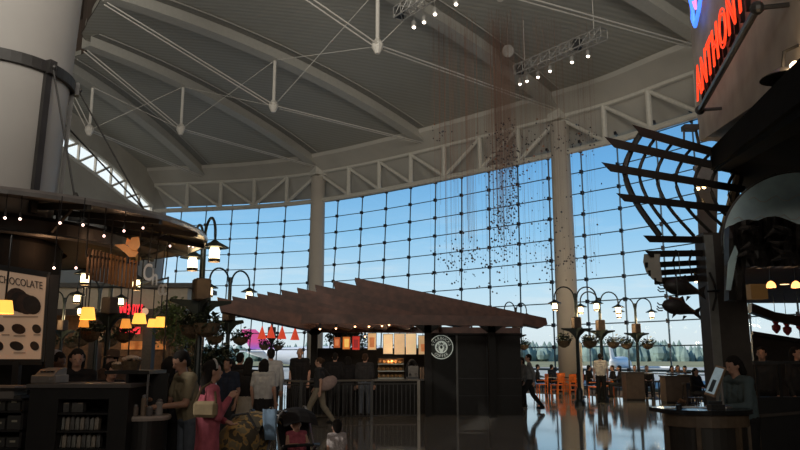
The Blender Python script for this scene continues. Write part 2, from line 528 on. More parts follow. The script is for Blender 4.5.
# ------------------------------------------------------------------ arched roof ribs with king-post ties
ribs = []
rib_names = ['arched roof rib nearest the curved clerestory strip', 'arched roof rib landing on the column behind the wooden kiosk roof', 'arched roof rib landing midway between the two tall columns',
             'arched roof rib landing on the column by the bead mobile', 'arched roof rib running into the concrete sign wall']
sn = [14.6, 13.2, 12.6, 14.2, 13.2]
uR = [-U2 / 2, 0, U2 / 2, U2, U2 * 1.5]
NODE = [W(u, s, 14.25) for u, s in zip(uR, sn)]
TOP = [W(u, s, prof(s) - .45) for u, s in zip(uR, sn)]
for i, u in enumerate(uR):
    t = thing('roof_rib', rib_names[i], 'roof rib', W(u, 1, 15.4))
    tan_ = (W(u + .5) - W(u - .5)).normalized()
    S_IN = s_in(u); sq = useq(-.3, S_IN, 20)
    hw = .33
    rows = []
    for s in sq:
        c = W(u, s, prof(s))
        rows.append([c - tan_ * hw + Vector((0, 0, .1)), c - tan_ * hw - Vector((0, 0, .5)), c + tan_ * hw - Vector((0, 0, .5)), c + tan_ * hw + Vector((0, 0, .1))])
    MB().grid(rows).build('beam', m_ribp, t)
    e = MB()
    e.tube([W(u, s, prof(s) - .06) + tan_ * .95 for s in useq(1.5, S_IN, 14)], .035, 5)
    e.build('edge_strip', m_ribp, t)
    MB().grid([[W(u, s, prof(s) - .03) + tan_ * .4, W(u, s, prof(s) - .03) + tan_ * .92] for s in useq(1.4, S_IN, 14)], (0, 0, .02)).build('gap_shade_strip', mat('gap_shade_grey', (.20, .195, .175), .8), t)  # flat darker strip; shade of a recess put into its colour
    MB().tube([TOP[i], NODE[i]], .085, 8).build('king_post', m_rod, t)
    MB().lathe([(.10, -.32), (.24, -.05), (.24, .12), (.12, .3)], NODE[i], 10).build('node', m_rod, t)
    p = MB(); o_ = tan_ * .13
    for sg in (-1, 1):
        p.tube([NODE[i] + o_ * sg, W(u, S_IN, prof(S_IN) - .7) + o_ * sg], .030, 6)
    p.build('inner_tie', m_rod, t)
    p = MB()
    for sg in (-1, 1):
        p.tube([NODE[i] + o_ * sg, W(u, .6, 15.1) + o_ * sg], .030, 6)
    p.build('outer_tie', m_rod, t)
    p = MB()
    if i < 4: p.tube([NODE[i], TOP[i + 1]], .016, 5)
    if i > 0: p.tube([NODE[i], TOP[i - 1]], .016, 5)
    p.build('cross_tie', m_rod, t)

# ------------------------------------------------------------------ outdoors
m_apron = mat('apron_concrete', (.50, .47, .40), .9, var=.1, vs=.02)
b = MB(); b.grid([[(-900, 20, -.4), (-900, 1500, -.4)], [(900, 20, -.4), (900, 1500, -.4)]]); struct(b.build('ground', m_apron))
m_fieldg = mat('airfield_grass', (.30, .27, .13), .95, var=.25, vs=.03)
b = MB(); b.grid([[(-700, 170, -.35), (-700, 560, -.35)], [(700, 170, -.35), (700, 560, -.35)]]); struct(b.build('ground_field', m_fieldg))
m_tree = mat('hazed_foliage', (.21, .28, .25), .95, var=.35, vs=.15)  # distance haze mixed into the foliage colour
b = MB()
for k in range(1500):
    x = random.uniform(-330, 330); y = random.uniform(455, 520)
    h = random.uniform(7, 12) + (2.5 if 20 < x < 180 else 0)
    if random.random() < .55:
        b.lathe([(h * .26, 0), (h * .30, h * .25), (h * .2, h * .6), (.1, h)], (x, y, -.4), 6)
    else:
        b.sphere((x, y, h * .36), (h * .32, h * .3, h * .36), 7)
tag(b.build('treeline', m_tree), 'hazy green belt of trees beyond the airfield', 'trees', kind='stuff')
m_ac = mat('aircraft_white', (.75, .74, .74), .4, var=.03)
def airliner(P, label, fin_mat, L=30, fh=5.5, tt=False, d=(.78, .62, 0)):
    """tail end at P, nose to the right and away"""
    t = thing('airplane', label, 'airplane', (P.x, P.y, -.4))
    dr = Vector(d).normalized(); up = Vector((0, 0, 1)); sd = Vector((-dr.y, dr.x, 0))
    c0 = Vector((P.x, P.y, P.z))
    r = 1.75
    MB().tube([c0 + up * .9, c0 + dr * 5 + up * .3, c0 + dr * 10, c0 + dr * (L - 4), c0 + dr * (L - 1) - up * .3, c0 + dr * L - up * .6], [.3, 1.2, r, r, 1.0, .2], 16).build('fuselage', m_ac, t, smooth=True)
    f_ = [c0 + dr * 5.6 + up * .8, c0 + dr * 1.2 + up * fh, c0 + dr * -1.2 + up * fh, c0 + dr * .6 + up * .9]
    MB().prism([p - sd * .15 for p in f_], sd * .3).build('tail_fin', fin_mat, t)
    zz = fh if tt else 1.0
    s_ = [c0 + dr * 1.5 + up * zz - sd * 3.6, c0 + dr * 1.5 + up * zz + sd * 3.6, c0 + dr * -.3 + up * zz + sd * 3.6, c0 + dr * -.3 + up * zz - sd * 3.6] if tt else [c0 + dr * 3 + up * .8 - sd * .3, c0 + dr * .2 + up * .8 - sd * 5, c0 - dr * 1 + up * .8 - sd * 5, c0 + dr * .4 + up * .8 - sd * .3]
    MB().prism(s_, up * .18).build('tailplane', m_ac, t)
    w0 = c0 + dr * (L * .5) - up * .6
    for sg in (-1, 1):
        MB().prism([w0 + dr * 3 + sd * sg * 1, w0 - dr * 2 + sd * sg * 1, w0 - dr * 5 + sd * sg * 12, w0 - dr * 3.5 + sd * sg * 12], up * .3).build('wing', m_ac, t)
    for q in (L * .45, L * .85): MB().tube([c0 + dr * q, Vector((c0.x + dr.x * q, c0.y + dr.y * q, -.35))], .25, 6).build('landing_gear', m_black, t)
m_pink = bpy.data.materials.new('pink_purple_fin'); m_pink.use_nodes = True
_t = m_pink.node_tree; _b = _t.nodes['Principled BSDF']; _b.inputs['Roughness'].default_value = .5
_c = _t.nodes.new('ShaderNodeTexCoord'); _g = _t.nodes.new('ShaderNodeSeparateXYZ'); _r = _t.nodes.new('ShaderNodeValToRGB')
_r.color_ramp.elements[0].color = (.22, .14, .60, 1); _r.color_ramp.elements[1].color = (.90, .10, .30, 1); _r.color_ramp.elements[0].position = .05; _r.color_ramp.elements[1].position = .45
_t.links.new(_c.outputs['Generated'], _g.inputs[0]); _t.links.new(_g.outputs['Z'], _r.inputs[0]); _t.links.new(_r.outputs[0], _b.inputs['Base Color'])
airliner(at(247, 357, 120), 'airliner with a pink and purple tail fin parked outside the glass', m_pink, fh=4.5, d=(.93, .10, 0))
airliner(at(611, 365, 150), 'white airliner with a high T tail parked outside the glass', m_ac, L=22, fh=4.0, tt=True, d=(.42, .9, 0))
# ------------------------------------------------------------------ street-lamp posts
m_post = mat('post_green_black', (.012, .018, .016), .4, .2, var=.1)
m_bulb = mat('lamp_glow', (1, .8, .5), .4, emit=(1, .78, .42), es=5, var=0)
m_planter = mat('planter_brown', (.055, .035, .024), .7, var=.3)
m_leaf = mat('leaf_green', (.09, .125, .04), .6, var=.5, vs=9)
m_leafd = mat('leaf_dark', (.022, .034, .016), .6, var=.5, vs=9)
m_wick = mat('basket_wicker', (.10, .065, .035), .8, var=.4, vs=30)
def leaves(b, c, rx, rz, n, size, seed=0):
    rn = random.Random(seed)
    for _ in range(n):
        while True:
            v = Vector((rn.uniform(-1, 1), rn.uniform(-1, 1), rn.uniform(-1, 1)))
            if v.length < 1: break
        p = Vector(c) + Vector((v.x * rx, v.y * rx, v.z * rz))
        d = Vector((rn.uniform(-1, 1), rn.uniform(-1, 1), rn.uniform(-1, .6))).normalized()
        x, y, d = frame_from(d)
        L = size * rn.uniform(.7, 1.3); wd = L * .32
        q = [p, p + d * L * .5 + x * wd + y * .1 * L, p + d * L, p + d * L * .5 - x * wd + y * .1 * L]
        vv = [b.bm.verts.new(k) for k in q]
        b.bm.faces.new(vv)
def make_post(label, loc, rz):
    t = thing('street_lamp', label, 'street lamp', (0, 0, 0), 0, 'lamp posts of the food court')
    MB().tube([(0, 0, 0), (0, 0, 4.0)], [.075, .05], 10).lathe([(.2, 0), (.2, .12), (.13, .2), (.12, .5), (.08, .6)], (0, 0, 0), 12).build('pole', m_post, t)
    for sg in (-1, 1):
        pts = [(0, 0, 3.55), (sg * .05, 0, 3.85)] + [(sg * (.42 - .36 * math.cos(a)), 0, 3.86 + .37 * math.sin(a)) for a in [R(15 * k) for k in range(0, 13)]] + [(sg * .78, 0, 3.72)]
        a = MB().tube(pts, .027, 6).build('arm', m_post, t)
        h = MB().lathe([(.035, 3.76), (.09, 3.72), (.25, 3.635), (.255, 3.62), (.05, 3.63)], (sg * .78, 0, 0), 16).build('hood', m_post, t)
        g = MB().lathe([(.075, 3.62), (.095, 3.56), (.095, 3.42), (.075, 3.37)], (sg * .78, 0, 0), 12).build('lamp_glass', m_bulb, t, smooth=True)
        MB().lathe([(.105, 3.42), (.11, 3.38), (.105, 3.36)], (sg * .78, 0, 0), 12).build('lamp_ring', m_wick, g, local=True)
        bk = MB()
        bk.lathe([(.05, 2.02), (.19, 2.1), (.25, 2.24), (.26, 2.27), (.2, 2.27)], (sg * .5, 0, 0), 14)
        bo = bk.build('hanging_basket', m_wick, t)
        lv = MB(); leaves(lv, (sg * .5, 0, 2.33), .30, .2, 170, .13, 5 + sg); lv.build('plant', m_leafd, bo, local=True)
        MB().tube([(sg * .5, 0, 2.3), (sg * .5, 0, 2.66)], .01, 5).build('basket_hanger', m_post, t)
    MB().box((0, 0, 2.92), (.30, .30, .42)).build('planter_box', m_planter, t, bevel=.03)
    br = MB()
    for sg in (-1, 1):
        for ax in ((1, 0), (0, 1)):
            d = Vector((ax[0] * sg, ax[1] * sg, 0))
            nn = Vector((-d.y, d.x, 0)) * .03
            q = [d * .05 + Vector((0, 0, 2.32)), d * .12 + Vector((0, 0, 2.45)), d * .28 + Vector((0, 0, 2.60)), d * .58 + Vector((0, 0, 2.68)), d * .58 + Vector((0, 0, 2.73)), d * .05 + Vector((0, 0, 2.72))]
            br.prism([p - nn for p in q], nn * 2)
    br.build('bracket', m_post, t)
    t.location = loc; t.rotation_euler = (0, 0, rz)
    return t
# (x of the pole, distance, turn, label)
posts = [
    (198, 13.6, -60, 'nearest lamp post, two hooded lamps over the canopy tip and brown box on its pole'),
    (227, 21.2, 56, 'lamp post at the low left end of the wooden kiosk roof'),
    (271, 35.0, 60, 'distant lamp post seen under the left half of the wooden kiosk roof'),
    (517, 34.0, 40, 'distant lamp post whose arcs peek over the right tip of the wooden roof'),
    (472, 36.0, 30, 'distant lamp post mostly hidden behind the right half of the wooden roof'),
    (578, 26.5, 4, 'lamp post standing in front of the column by the orange chairs'),
    (602, 28.5, 8, 'middle lamp post of the three near the window tables'),
    (638, 31.5, 12, 'lamp post closest to the black louvres among the window tables'),
    (106, 17.8, 62, 'lamp post behind the chocolate stand, under its orange bird sculpture'),
    (95, 23.6, 54, 'lamp post by the burger counter fascia, left of the red sign'),
    (60, 28.5, 66, 'far lamp post beside the edge of the chocolate poster'),
]
P0 = None
for x_, Y_, a_, l_ in posts:
    loc = Vector((px(x_, Y_), Y_, 0))
    if P0 is None: P0 = make_post(l_, loc, R(a_)); o_ = P0
    else: o_ = dup(P0, loc, R(a_), l_)
    if Y_ < 33:
        for sg in (-1, 1):
            lamp('lamp_light', loc + Vector((math.cos(R(a_)) * .78 * sg, math.sin(R(a_)) * .78 * sg, 3.25)), 9 if Y_ < 26 else 75, (1, .72, .38), .09)

# ------------------------------------------------------------------ coffee kiosk in the middle
m_plank = mat('redwood_plank', (.070, .028, .018), .6, var=.35, vs=5, bump=.1)
m_panel = mat('dark_panel', (.008, .0075, .007), .7, spec=.25, var=.2)
m_panel2 = mat('charcoal_panel', (.012, .0115, .011), .65, spec=.25, var=.15)
m_planks = [mat('redwood_%d' % k, c, .6, var=.35, vs=5, bump=.1) for k, c in enumerate(((.085, .034, .022), (.060, .025, .017), (.072, .029, .019)))]
LP = [(217, 297), (232, 296), (246, 294.5), (257, 293), (267, 291.5), (281, 289.5), (297, 287.5), (315, 284.5), (333, 280.5), (355, 277.5)]
roof = thing('plank_roof', 'large sloping roof of overlapping reddish planks over the coffee kiosk', 'roof', (px(380, 21), 21.5, 0))
n_ = len(LP)
for i, (x_, y_) in enumerate(LP):
    k = i / (n_ - 1)
    Y0 = 19.7 + 4.3 * k
    Lp = at(x_, y_, Y0)
    ex = x_ + (318 - y_) / .212
    ey = y_ + (ex - x_) * .212
    Y1 = Y0 + .6
    Rp = at(ex, ey, Y1)
    d = (Rp - Lp); dn = d.normalized()
    hgt = .36; th = .16
    up = Vector((0, 0, 1))
    side = Vector((dn.y, -dn.x, 0)).normalized()
    pts = [Lp, Rp, Rp - up * .20 + dn * .05, Rp - up * hgt - dn * .18, Lp - up * hgt + dn * .12]
    wdt = .5
    a_ = [p for p in pts]
    # plank: a deep board, tilted back like a louvre
    b = MB()
    v0 = [b.bm.verts.new(p) for p in a_]
    v1 = [b.bm.verts.new(p - side * wdt - up * .03) for p in a_]
    b.bm.faces.new(v0); b.bm.faces.new(v1)
    for q in range(5): b.bm.faces.new((v0[q], v0[(q + 1) % 5], v1[(q + 1) % 5], v1[q]))
    b.build('plank', m_planks[i % 3], roof)
# eave beams, purlins and posts
b = MB(); b.bar(at(302, 318.5, 19.5), at(522, 321.5, 19.5), .2, .26); b.build('eave_beam', m_plank, roof)
b = MB(); b.bar(at(320, 329, 23.5), at(520, 331, 23.5), .2, .2); b.build('back_beam', m_plank, roof)
for x_ in (330, 385, 440, 492):
    MB().bar(at(x_, 322, 20.6), at(x_, 329, 24), .1, .18).build('rafter', m_plank, roof)
m_warm = mat('warm_glow', (1, .7, .4), .4, emit=(1, .50, .22), es=6, var=0)
for x_, Y_ in ((314, 23.5), (428, 21.3), (492, 20.9), (338, 24.6)):
    p = Vector((px(x_, Y_), Y_, 0))
    q = MB().box(p + Vector((0, 0, 1.32)), (.2, .2, 2.64)).build('roof_post', m_panel, roof)
    MB().prism([p + Vector((-.45, -.1, 2.64)), p + Vector((.45, -.1, 2.64)), p + Vector((.1, -.1, 2.38)), p + Vector((-.1, -.1, 2.38))], (0, .2, 0)).build('post_capital', m_panel, q)
for i, (x_, y_) in enumerate(((320, 321), (336, 320.5), (355, 318.5), (369, 318.5), (382, 318), (389, 317), (365, 331), (455, 328), (470, 327), (411, 327))):
    p = at(x_, y_ + 7.5, 19.5) if y_ < 325 else at(x_, y_ + 5, 23.5)
    o = thing('downlight', 'small glowing downlight under the eave of the plank roof', 'lamp', p, 0, 'downlights under the plank roof')
    MB().lathe([(.03, .14), (.035, .02), (.035, 0)], p, 8).build('can', m_black, o)
    MB().sphere(p + Vector((0, 0, -.01)), .028, 8).build('bulb', m_warm, o)
    if i % 2 == 0 or y_ > 325: lamp('downlight_light', p - Vector((0, 0, .12)), 5, (1, .62, .35), .04)

# tall dark cabinet with the round badge
cab = thing('kiosk_cabinet', 'tall charcoal panelled cabinet block of the coffee kiosk with round white badge', 'cabinet', (px(475, 22), 22.6, 0))
Yc = 21.9
xl, xm, xr = px(430, Yc), px(457, Yc), px(521, Yc)
MB().bbox((xl, Yc + .12, 0), (xm, Yc + 1.7, 2.36)).build('badge_panel', m_panel, cab)
MB().bbox((xm, Yc, 0), (xr, Yc + 2.0, 2.33)).build('body', m_panel2, cab)
b = MB()
for x_ in (xm + .02, px(487, Yc)): b.bbox((x_ - .008, Yc - .012, .05), (x_ + .008, Yc, 2.3))
b.bbox((xm, Yc - .012, 1.05), (xr, Yc, 1.065)); b.bbox((xm, Yc - .012, .55), (xr, Yc, .56))
b.build('panel_joint', m_black, cab)
MB().bbox((xm - .03, Yc - .02, 0), (xm + .02, Yc + .1, 2.33)).build('corner_strip', mat('strip_grey', (.07, .07, .065), .5), cab)
MB().bbox((xl, Yc - .06, 2.33), (xr + .05, Yc + 2.05, 2.39)).build('cornice', m_panel, cab)
bc = Vector((px(441.5, Yc), Yc + .10, at(441.5, 347, Yc).z))
rb = .36
m_bw = mat('badge_white', (.75, .78, .72), .6, emit=(.7, .8, .7), es=.25, var=0)
m_bk = mat('badge_green_black', (.01, .022, .015), .5, var=0)
Mx = basis((1, 0, 0), (0, 0, 1), (0, -1, 0), bc)
bd = MB().lathe([(rb, 0), (rb, .05), (rb - .01, .06)], (0, 0, 0), 32, M=Mx.to_3x3().to_4x4()).build('badge', m_bw, cab, local=True)
bd.location = bc - worldloc(cab)
def ringm(b, r0, r1, z):
    n = 32
    A = [b.bm.verts.new((r0 * math.cos(2 * math.pi * k / n), -z, r0 * math.sin(2 * math.pi * k / n))) for k in range(n)]
    B = [b.bm.verts.new((r1 * math.cos(2 * math.pi * k / n), -z, r1 * math.sin(2 * math.pi * k / n))) for k in range(n)]
    for k in range(n): b.bm.faces.new((A[k], A[(k + 1) % n], B[(k + 1) % n], B[k]))
b = MB(); ringm(b, .19, .335, .064); b.build('badge_ring', m_bk, bd, local=True)
# lettering round the ring and a plain crowned emblem in the centre
for word, a0, a1, inv in (('STARBUCKS', 165, 15, False), ('COFFEE', 232, 308, True)):
    for k, ch in enumerate(word):
        a = R(a0 + (a1 - a0) * k / (len(word) - 1))
        rr = .222 if not inv else .305
        tdir = Vector((math.sin(a), 0, -math.cos(a))); ud = Vector((math.cos(a), 0, math.sin(a)))
        if inv: tdir, ud = -tdir, -ud
        M_ = basis(tdir, ud, (0, -1, 0), Vector((math.cos(a) * rr, -.068, math.sin(a) * rr)))
        text_mesh('badge_letter', ch, .115, M_, m_bw, None, extrude=.002, align='CENTER').parent = bd
b = MB()
for sg in (-1, 1):
    for k in range(3):
        b.tube([(sg * (.05 + .035 * k), -.068, -.15 + .03 * k), (sg * (.10 + .02 * k), -.068, -.02), (sg * (.05 + .03 * k), -.068, .06 + .01 * k)], .010, 5)
b.prism([(-.05, -.066, .07), (.05, -.066, .07), (.06, -.066, .13), (.025, -.066, .10), (0, -.066, .15), (-.025, -.066, .10), (-.06, -.066, .13)], (0, -.004, 0))
b.sphere((0, -.066, 0), (.04, .01, .05), 10)
b.build('badge_emblem', m_bk, bd, local=True)

# menu boards and backlit posters
def board(x, y, w_, h_, col, label, Y=22.6, art=None, es=1.0, name='menu_board', group=None):
    c = at(x, y, Y); s = Y / F * 1.0
    W_, H_ = w_ * s, h_ * s
    t = thing(name, label, 'menu board' if name == 'menu_board' else 'poster', c - Vector((0, 0, H_ / 2)), 0, group)
    MB().box(c + Vector((0, .04, 0)), (W_ + .03, .06, H_ + .03)).build('frame', m_black, t)
    m = mat('lit_' + label[:18].replace(' ', '_'), col, .6, emit=col, es=es, var=.15, vs=4)
    MB().box(c + Vector((0, .0, 0)), (W_, .03, H_)).build('lit_face', m, t)
    if art:
        for nm, cc, dx, dz, rx, rz_ in art:
            mm = mat('art_' + nm + label[:10].replace(' ', '_'), cc, .6, emit=cc, es=es, var=.2, vs=8)
            MB().lathe([(rx * W_, -rz_ * H_), (rx * W_ * 1.15, rz_ * H_)], c + Vector((dx * W_, -.02, dz * H_)), 12, sy=.06).build(nm, mm, t)
    MB().tube([c + Vector((0, .04, H_ / 2)), c + Vector((0, .04, H_ / 2 + .35))], .012, 5).build('hanger', m_black, t)
    return t
board(337, 342.5, 6, 10, (.45, .10, .03), 'small backlit red poster, leftmost of three beside the wooden post', es=.7, art=[('cup', (.7, .25, .10), 0, 0, .25, .3)], name='poster')
board(346.3, 343, 7, 12, (.55, .16, .03), 'backlit orange poster between two red ones in the kiosk', es=.8, art=[('cup', (.9, .5, .12), .05, 0, .3, .35)], name='poster')
board(356, 343, 7, 13, (.45, .03, .02), 'backlit deep red poster, rightmost of the three small ones', es=.8, art=[('cup', (.25, .02, .02), 0, -.05, .3, .3)], name='poster')
board(372, 341.5, 8, 16, (.62, .38, .18), 'tan poster showing a drink, between red posters and cream boards', es=.7, art=[('cup', (.45, .15, .05), 0, -.05, .28, .3)], name='poster')
board(388, 344, 9, 19, (.62, .44, .24), 'cream lit menu board, leftmost of three over the pastry case', es=.8)
board(399.5, 344, 10, 20, (.52, .36, .20), 'middle cream lit menu board over the pastry case', es=.7)
board(411, 344, 10, 20, (.62, .45, .25), 'cream lit menu board, rightmost of three over the pastry case', es=.8)
board(423, 345, 8.5, 18, (.50, .32, .16), 'tan poster with an orange drink next to the round badge', es=.7, art=[('cup', (.85, .32, .10), .1, -.15, .3, .2)], name='poster')

# back counter, pastry case, espresso machine
def pxz(x, z, Y): return Vector((px(x, Y), Y, z))
ct = thing('service_counter', 'long dark service counter of the coffee kiosk behind the railing', 'counter', (px(355, 22.3), 22.6, 0))
MB().bbox((px(288, 22.3), 22.2, 0), (px(426.5, 22.3), 22.9, .98)).build('body', m_panel, ct)
MB().bbox((px(286, 22.3), 22.12, .98), (px(427, 22.3), 23, 1.03)).build('worktop', mat('counter_stone', (.05, .045, .04), .3), ct)
bw_ = thing('kiosk_back_wall', 'dark back panel of the coffee kiosk behind the counter', 'panel', (px(355, 24.4), 24.4, 0))
MB().bbox((px(316, 24.4), 24.3, 0), (px(432, 24.4), 24.45, 1.98)).build('panel', m_panel, bw_)
pc = thing('pastry_case', 'lit glass pastry case on the coffee kiosk counter', 'display case', (px(392, 22.5), 22.5, 1.03))
for k, z in enumerate((1.04, 1.25, 1.46)):
    MB().bbox((px(378, 22.5), 22.25, z), (px(404, 22.5), 22.8, z + .025)).build('shelf', mat('case_steel', (.4, .36, .3), .3, .6), pc)
MB().bbox((px(378, 22.5), 22.8, 1.03), (px(404, 22.5), 22.83, 1.66)).build('case_back', mat('case_back', (.30, .17, .08), .6), pc)
MB().bbox((px(377.5, 22.5), 22.22, 1.64), (px(404.5, 22.5), 22.84, 1.69)).build('case_top', m_panel, pc)
MB().bbox((px(378, 22.5), 22.22, 1.05), (px(404, 22.5), 22.23, 1.64)).build('glass_front', m_glass, pc)
rr_ = random.Random(3)
for z in (1.07, 1.28, 1.49):
    for k in range(6):
        p = Vector((px(379.5 + k * 4.2, 22.5), 22.45, z))
        tag(MB().sphere(p + Vector((0, 0, .05)), (.055, .06, .05), 8).build('pastry', mat('pastry_crust', (.50, .24, .09), .6, var=.5, vs=20)), 'baked pastry on a shelf of the lit pastry case', 'pastry', 'pastries in the lit case')
lamp('case_light', Vector((px(391, 22.5), 22.35, 1.6)), 6, (1, .62, .32), .05)
lamp('case_light', Vector((px(391, 22.5), 22.0, 2.0)), 8, (1, .66, .38), .05)
es_ = thing('espresso_machine', 'dark arched espresso machine beside the pastry case', 'coffee machine', (px(412, 22.5), 22.5, 1.03))
MB().bbox((px(406, 22.5), 22.3, 1.03), (px(418.6, 22.5), 22.75, 1.1)).build('base', m_black, es_)
MB().tube([pxz(405.5 + 6.5 - 6 * math.cos(R(a)), 1.08 + .5 * math.sin(R(a)), 22.4) for a in range(0, 181, 15)], .05, 8).build('hood_arch', m_black, es_)
MB().bbox((px(408, 22.5), 22.35, 1.1), (px(418, 22.5), 22.7, 1.42)).build('body', mat('machine_steel', (.10, .09, .08), .3, .8), es_)
for k in (410, 416): MB().tube([pxz(k, 1.2, 22.33), pxz(k, 1.16, 22.15)], .02, 6).build('portafilter', m_black, es_)
for k, x_ in enumerate((420.8, 423.2, 425.6)):
    tag(MB().lathe([(.03, 0), (.032, .16), (.032, .30), (.015, .36)], pxz(x_, 1.03, 22.35), 10).build('syrup_bottle', mat('bottle_amber', (.22, .15, .10), .3)), 'tall pale bottle beside the espresso machine', 'bottle', 'bottles by the espresso machine')

# queue railing
m_rail = mat('rail_steel', (.17, .155, .13), .35, .5, var=.08)
m_bal = mat('rail_dark', (.035, .034, .032), .4, .4)
rl = thing('queue_railing', 'long dark railing with a pale top bar in front of the coffee kiosk', 'railing', (px(350, 19.8), 19.8, 0))
RP = [(282, 20.0), (302, 19.0), (331, 19.6), (372, 20.0), (418.5, 20.2)]
RV = [Vector((px(x, Y), Y, 0)) for x, Y in RP]
b = MB()
for p, q in zip(RV, RV[1:]): b.bar(p + Vector((0, 0, 1.06)), q + Vector((0, 0, 1.06)), .07, .045)
b.build('top_bar', m_rail, rl)
for z in (.96, .12):
    b = MB()
    for p, q in zip(RV, RV[1:]): b.bar(p + Vector((0, 0, z)), q + Vector((0, 0, z)), .035, .03)
    b.build('rail', m_bal, rl)
for i, p in enumerate(RV):
    MB().box(p + Vector((0, 0, .53)), (.075, .075, 1.06)).build('post', m_rail if i in (0, 4) else m_bal, rl)
for p, q in zip(RV, RV[1:]):
    n = int((q - p).length / .115)
    for k in range(1, n):
        c = p.lerp(q, k / n)
        MB().box(c + Vector((0, 0, .54)), (.016, .016, .84)).build('baluster', m_bal, rl)

# red cone pendants and pale pendants far under the roof
for x_, y_ in ((262, 334), (282, 334), (295, 335), (271, 333)):
    Y_ = 23.6
    p = at(x_, y_, Y_)
    t = thing('cone_pendant', 'red cone shaped pendant lamp hanging far below the left of the plank roof', 'pendant lamp', p - Vector((0, 0, .16)), 0, 'red cone pendants')
    MB().lathe([(.15, -.16), (.025, .21), (.016, .25)], p, 14).build('shade', mat('red_shade', (.5, .05, .02), .5, emit=(.7, .07, .03), es=.7, var=.1), t)
    MB().tube([p + Vector((0, 0, .24)), p + Vector((0, 0, .80 + (x_ - 262) * .004))], .012, 5).build('cord', m_black, t)
# ------------------------------------------------------------------ big round column carrying the chocolate stand's canopy
lc = Vector((-5.97, 10.1, 0))
lcol = thing('column', 'huge near grey column with dark ring and stays, over the chocolate stand', 'column', lc)
MB().lathe([(.86, 0), (.90, 3.4), (1.02, 6.4), (1.12, 9), (1.2, 16.6)], lc, 48).build('shaft', mat('column_grey', (.36, .34, .32), .55, var=.06, vs=1), lcol, smooth=True)
m_ring = mat('ring_steel', (.05, .047, .045), .45, .4)
zr = at(0, 50, 9.1).z
rr = 1.0
MB().lathe([(rr, zr - .08), (rr + .06, zr - .08), (rr + .06, zr + .08), (rr, zr + .08)], lc, 48, caps=False).build('clamp_ring', m_ring, lcol)
can_c = Vector((-6.5, 11.1, 0)); can_r = 3.35; can_z = 3.62
for a in (-80, -22, 26, 80, 130, 180, 230):
    d = Vector((math.cos(R(a)), math.sin(R(a)), 0))
    p = lc + d * (rr + .06) + Vector((0, 0, zr))
    lg = MB().box(p, (.11, .12, .20), rz=R(a)).sphere(p + d * .06, .04, 8).build('lug', m_ring, lcol)
    if a in (-80, -22, 26, 130): MB().bar(lc + d * 1.02 + Vector((0, 0, zr)), lc + d * .97 + Vector((0, 0, can_z)), .10, .06).build('strap', m_ring, lcol)

# ------------------------------------------------------------------ canopy
m_can = mat('canopy_sheet', (.085, .08, .085), .35, var=.2, vs=2)
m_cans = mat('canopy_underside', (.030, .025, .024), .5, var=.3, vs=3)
m_alu = mat('aluminium_trim', (.28, .27, .27), .35, .6, var=.1)
cn = thing('canopy', 'round dark canopy of the chocolate stand hung from the huge column by cables', 'canopy', (can_c.x, can_c.y, 3.0))
def cpt(a, r, z): return Vector((can_c.x + r * math.cos(R(a)), can_c.y + r * math.sin(R(a)), z))
MB().lathe([(1.7, can_z + .30), (can_r, can_z), (can_r, can_z - .05), (1.7, can_z + .22)], can_c, 64, caps=False).build('canopy_sheet', m_can, cn)
b = MB(); b.lathe([(can_r + .02, can_z - .06), (can_r + .03, can_z - .01), (can_r, can_z + .03)], can_c, 64, caps=False); b.build('rim', m_alu, cn)
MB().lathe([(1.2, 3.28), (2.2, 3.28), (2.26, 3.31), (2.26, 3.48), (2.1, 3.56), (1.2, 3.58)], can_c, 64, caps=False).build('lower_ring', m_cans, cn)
MB().lathe([(2.25, 3.26), (2.33, 3.28), (2.25, 3.31)], can_c, 64, caps=False).build('lower_trim', m_alu, cn)
for a in range(-180, 180, 20):
    MB().bar(cpt(a, 1.3, can_z + .2), cpt(a, can_r - .02, can_z - .07), .05, .09).build('rib', m_ring, cn)
    if a % 40 == 0: MB().bar(cpt(a, 2.9, can_z - .02), cpt(a, 2.25, 3.3), .035, .035).build('hanger', m_ring, cn)
for a0, q in ((-22, onz(75, 204, can_z + .12)), (26, onz(150, 224, can_z + .05)), (80, cpt(40, 3.1, can_z + .06)), (-80, cpt(-110, 3.0, can_z + .06))):
    d = Vector((math.cos(R(a0)), math.sin(R(a0)), 0))
    MB().tube([lc + d * 1.1 + Vector((0, 0, zr)), q + Vector((0, 0, .05))], .014, 6).lathe([(.03, -.12), (.05, -.1), (.04, .06), (.02, .10)], q + Vector((0, 0, .06)), 8).build('stay_cable', m_ring, cn)
MB().lathe([(1.06, 0), (1.08, 3.2), (1.02, 3.26)], lc, 32).build('added_dark_sleeve', mat('sleeve_black', (.014, .012, .011), .9, spec=.1), cn)  # dark sleeve added so the column stays dark under the canopy
# vertical fins hung on the ring, and the bird-shaped emblem over them
m_fin = mat('fin_copper', (.16, .085, .045), .45, .3, var=.3)
m_orange = mat('orange_metal_glow', (.62, .22, .03), .4, .1, emit=(.6, .18, .02), es=.18, var=.25)  # faint glow put into the metal to brighten it, not a lamp
def ring_at(x, r):
    """angle on the ring of radius r whose near side falls on image column x"""
    best = None
    for k in range(-1200, 300, 2):
        a = k / 10; p = cpt(a, r, 3.2)
        d_ = p.y * CP_ + (p.z - EYE) * SP_
        e = abs(400 + F * p.x / d_ - x)
        if best is None or e < best[0]: best = (e, a)
    return best[1]
fins = thing('fin_screen', 'curved screen of upright copper fins under the canopy of the chocolate stand', 'screen', cpt(ring_at(113, 2.66), 2.66, 2.65))
for k in range(14):
    a = ring_at(90 + k * 3.6, 2.66)
    p = cpt(a, 2.66, 0)
    MB().box(p + Vector((0, 0, 2.91 - .06 * k / 13)), (.042, .018, .42), rz=R(a)).build('fin', m_fin if k < 6 else mat('fin_orange', (.30, .14, .05), .45, .3, var=.3), fins)
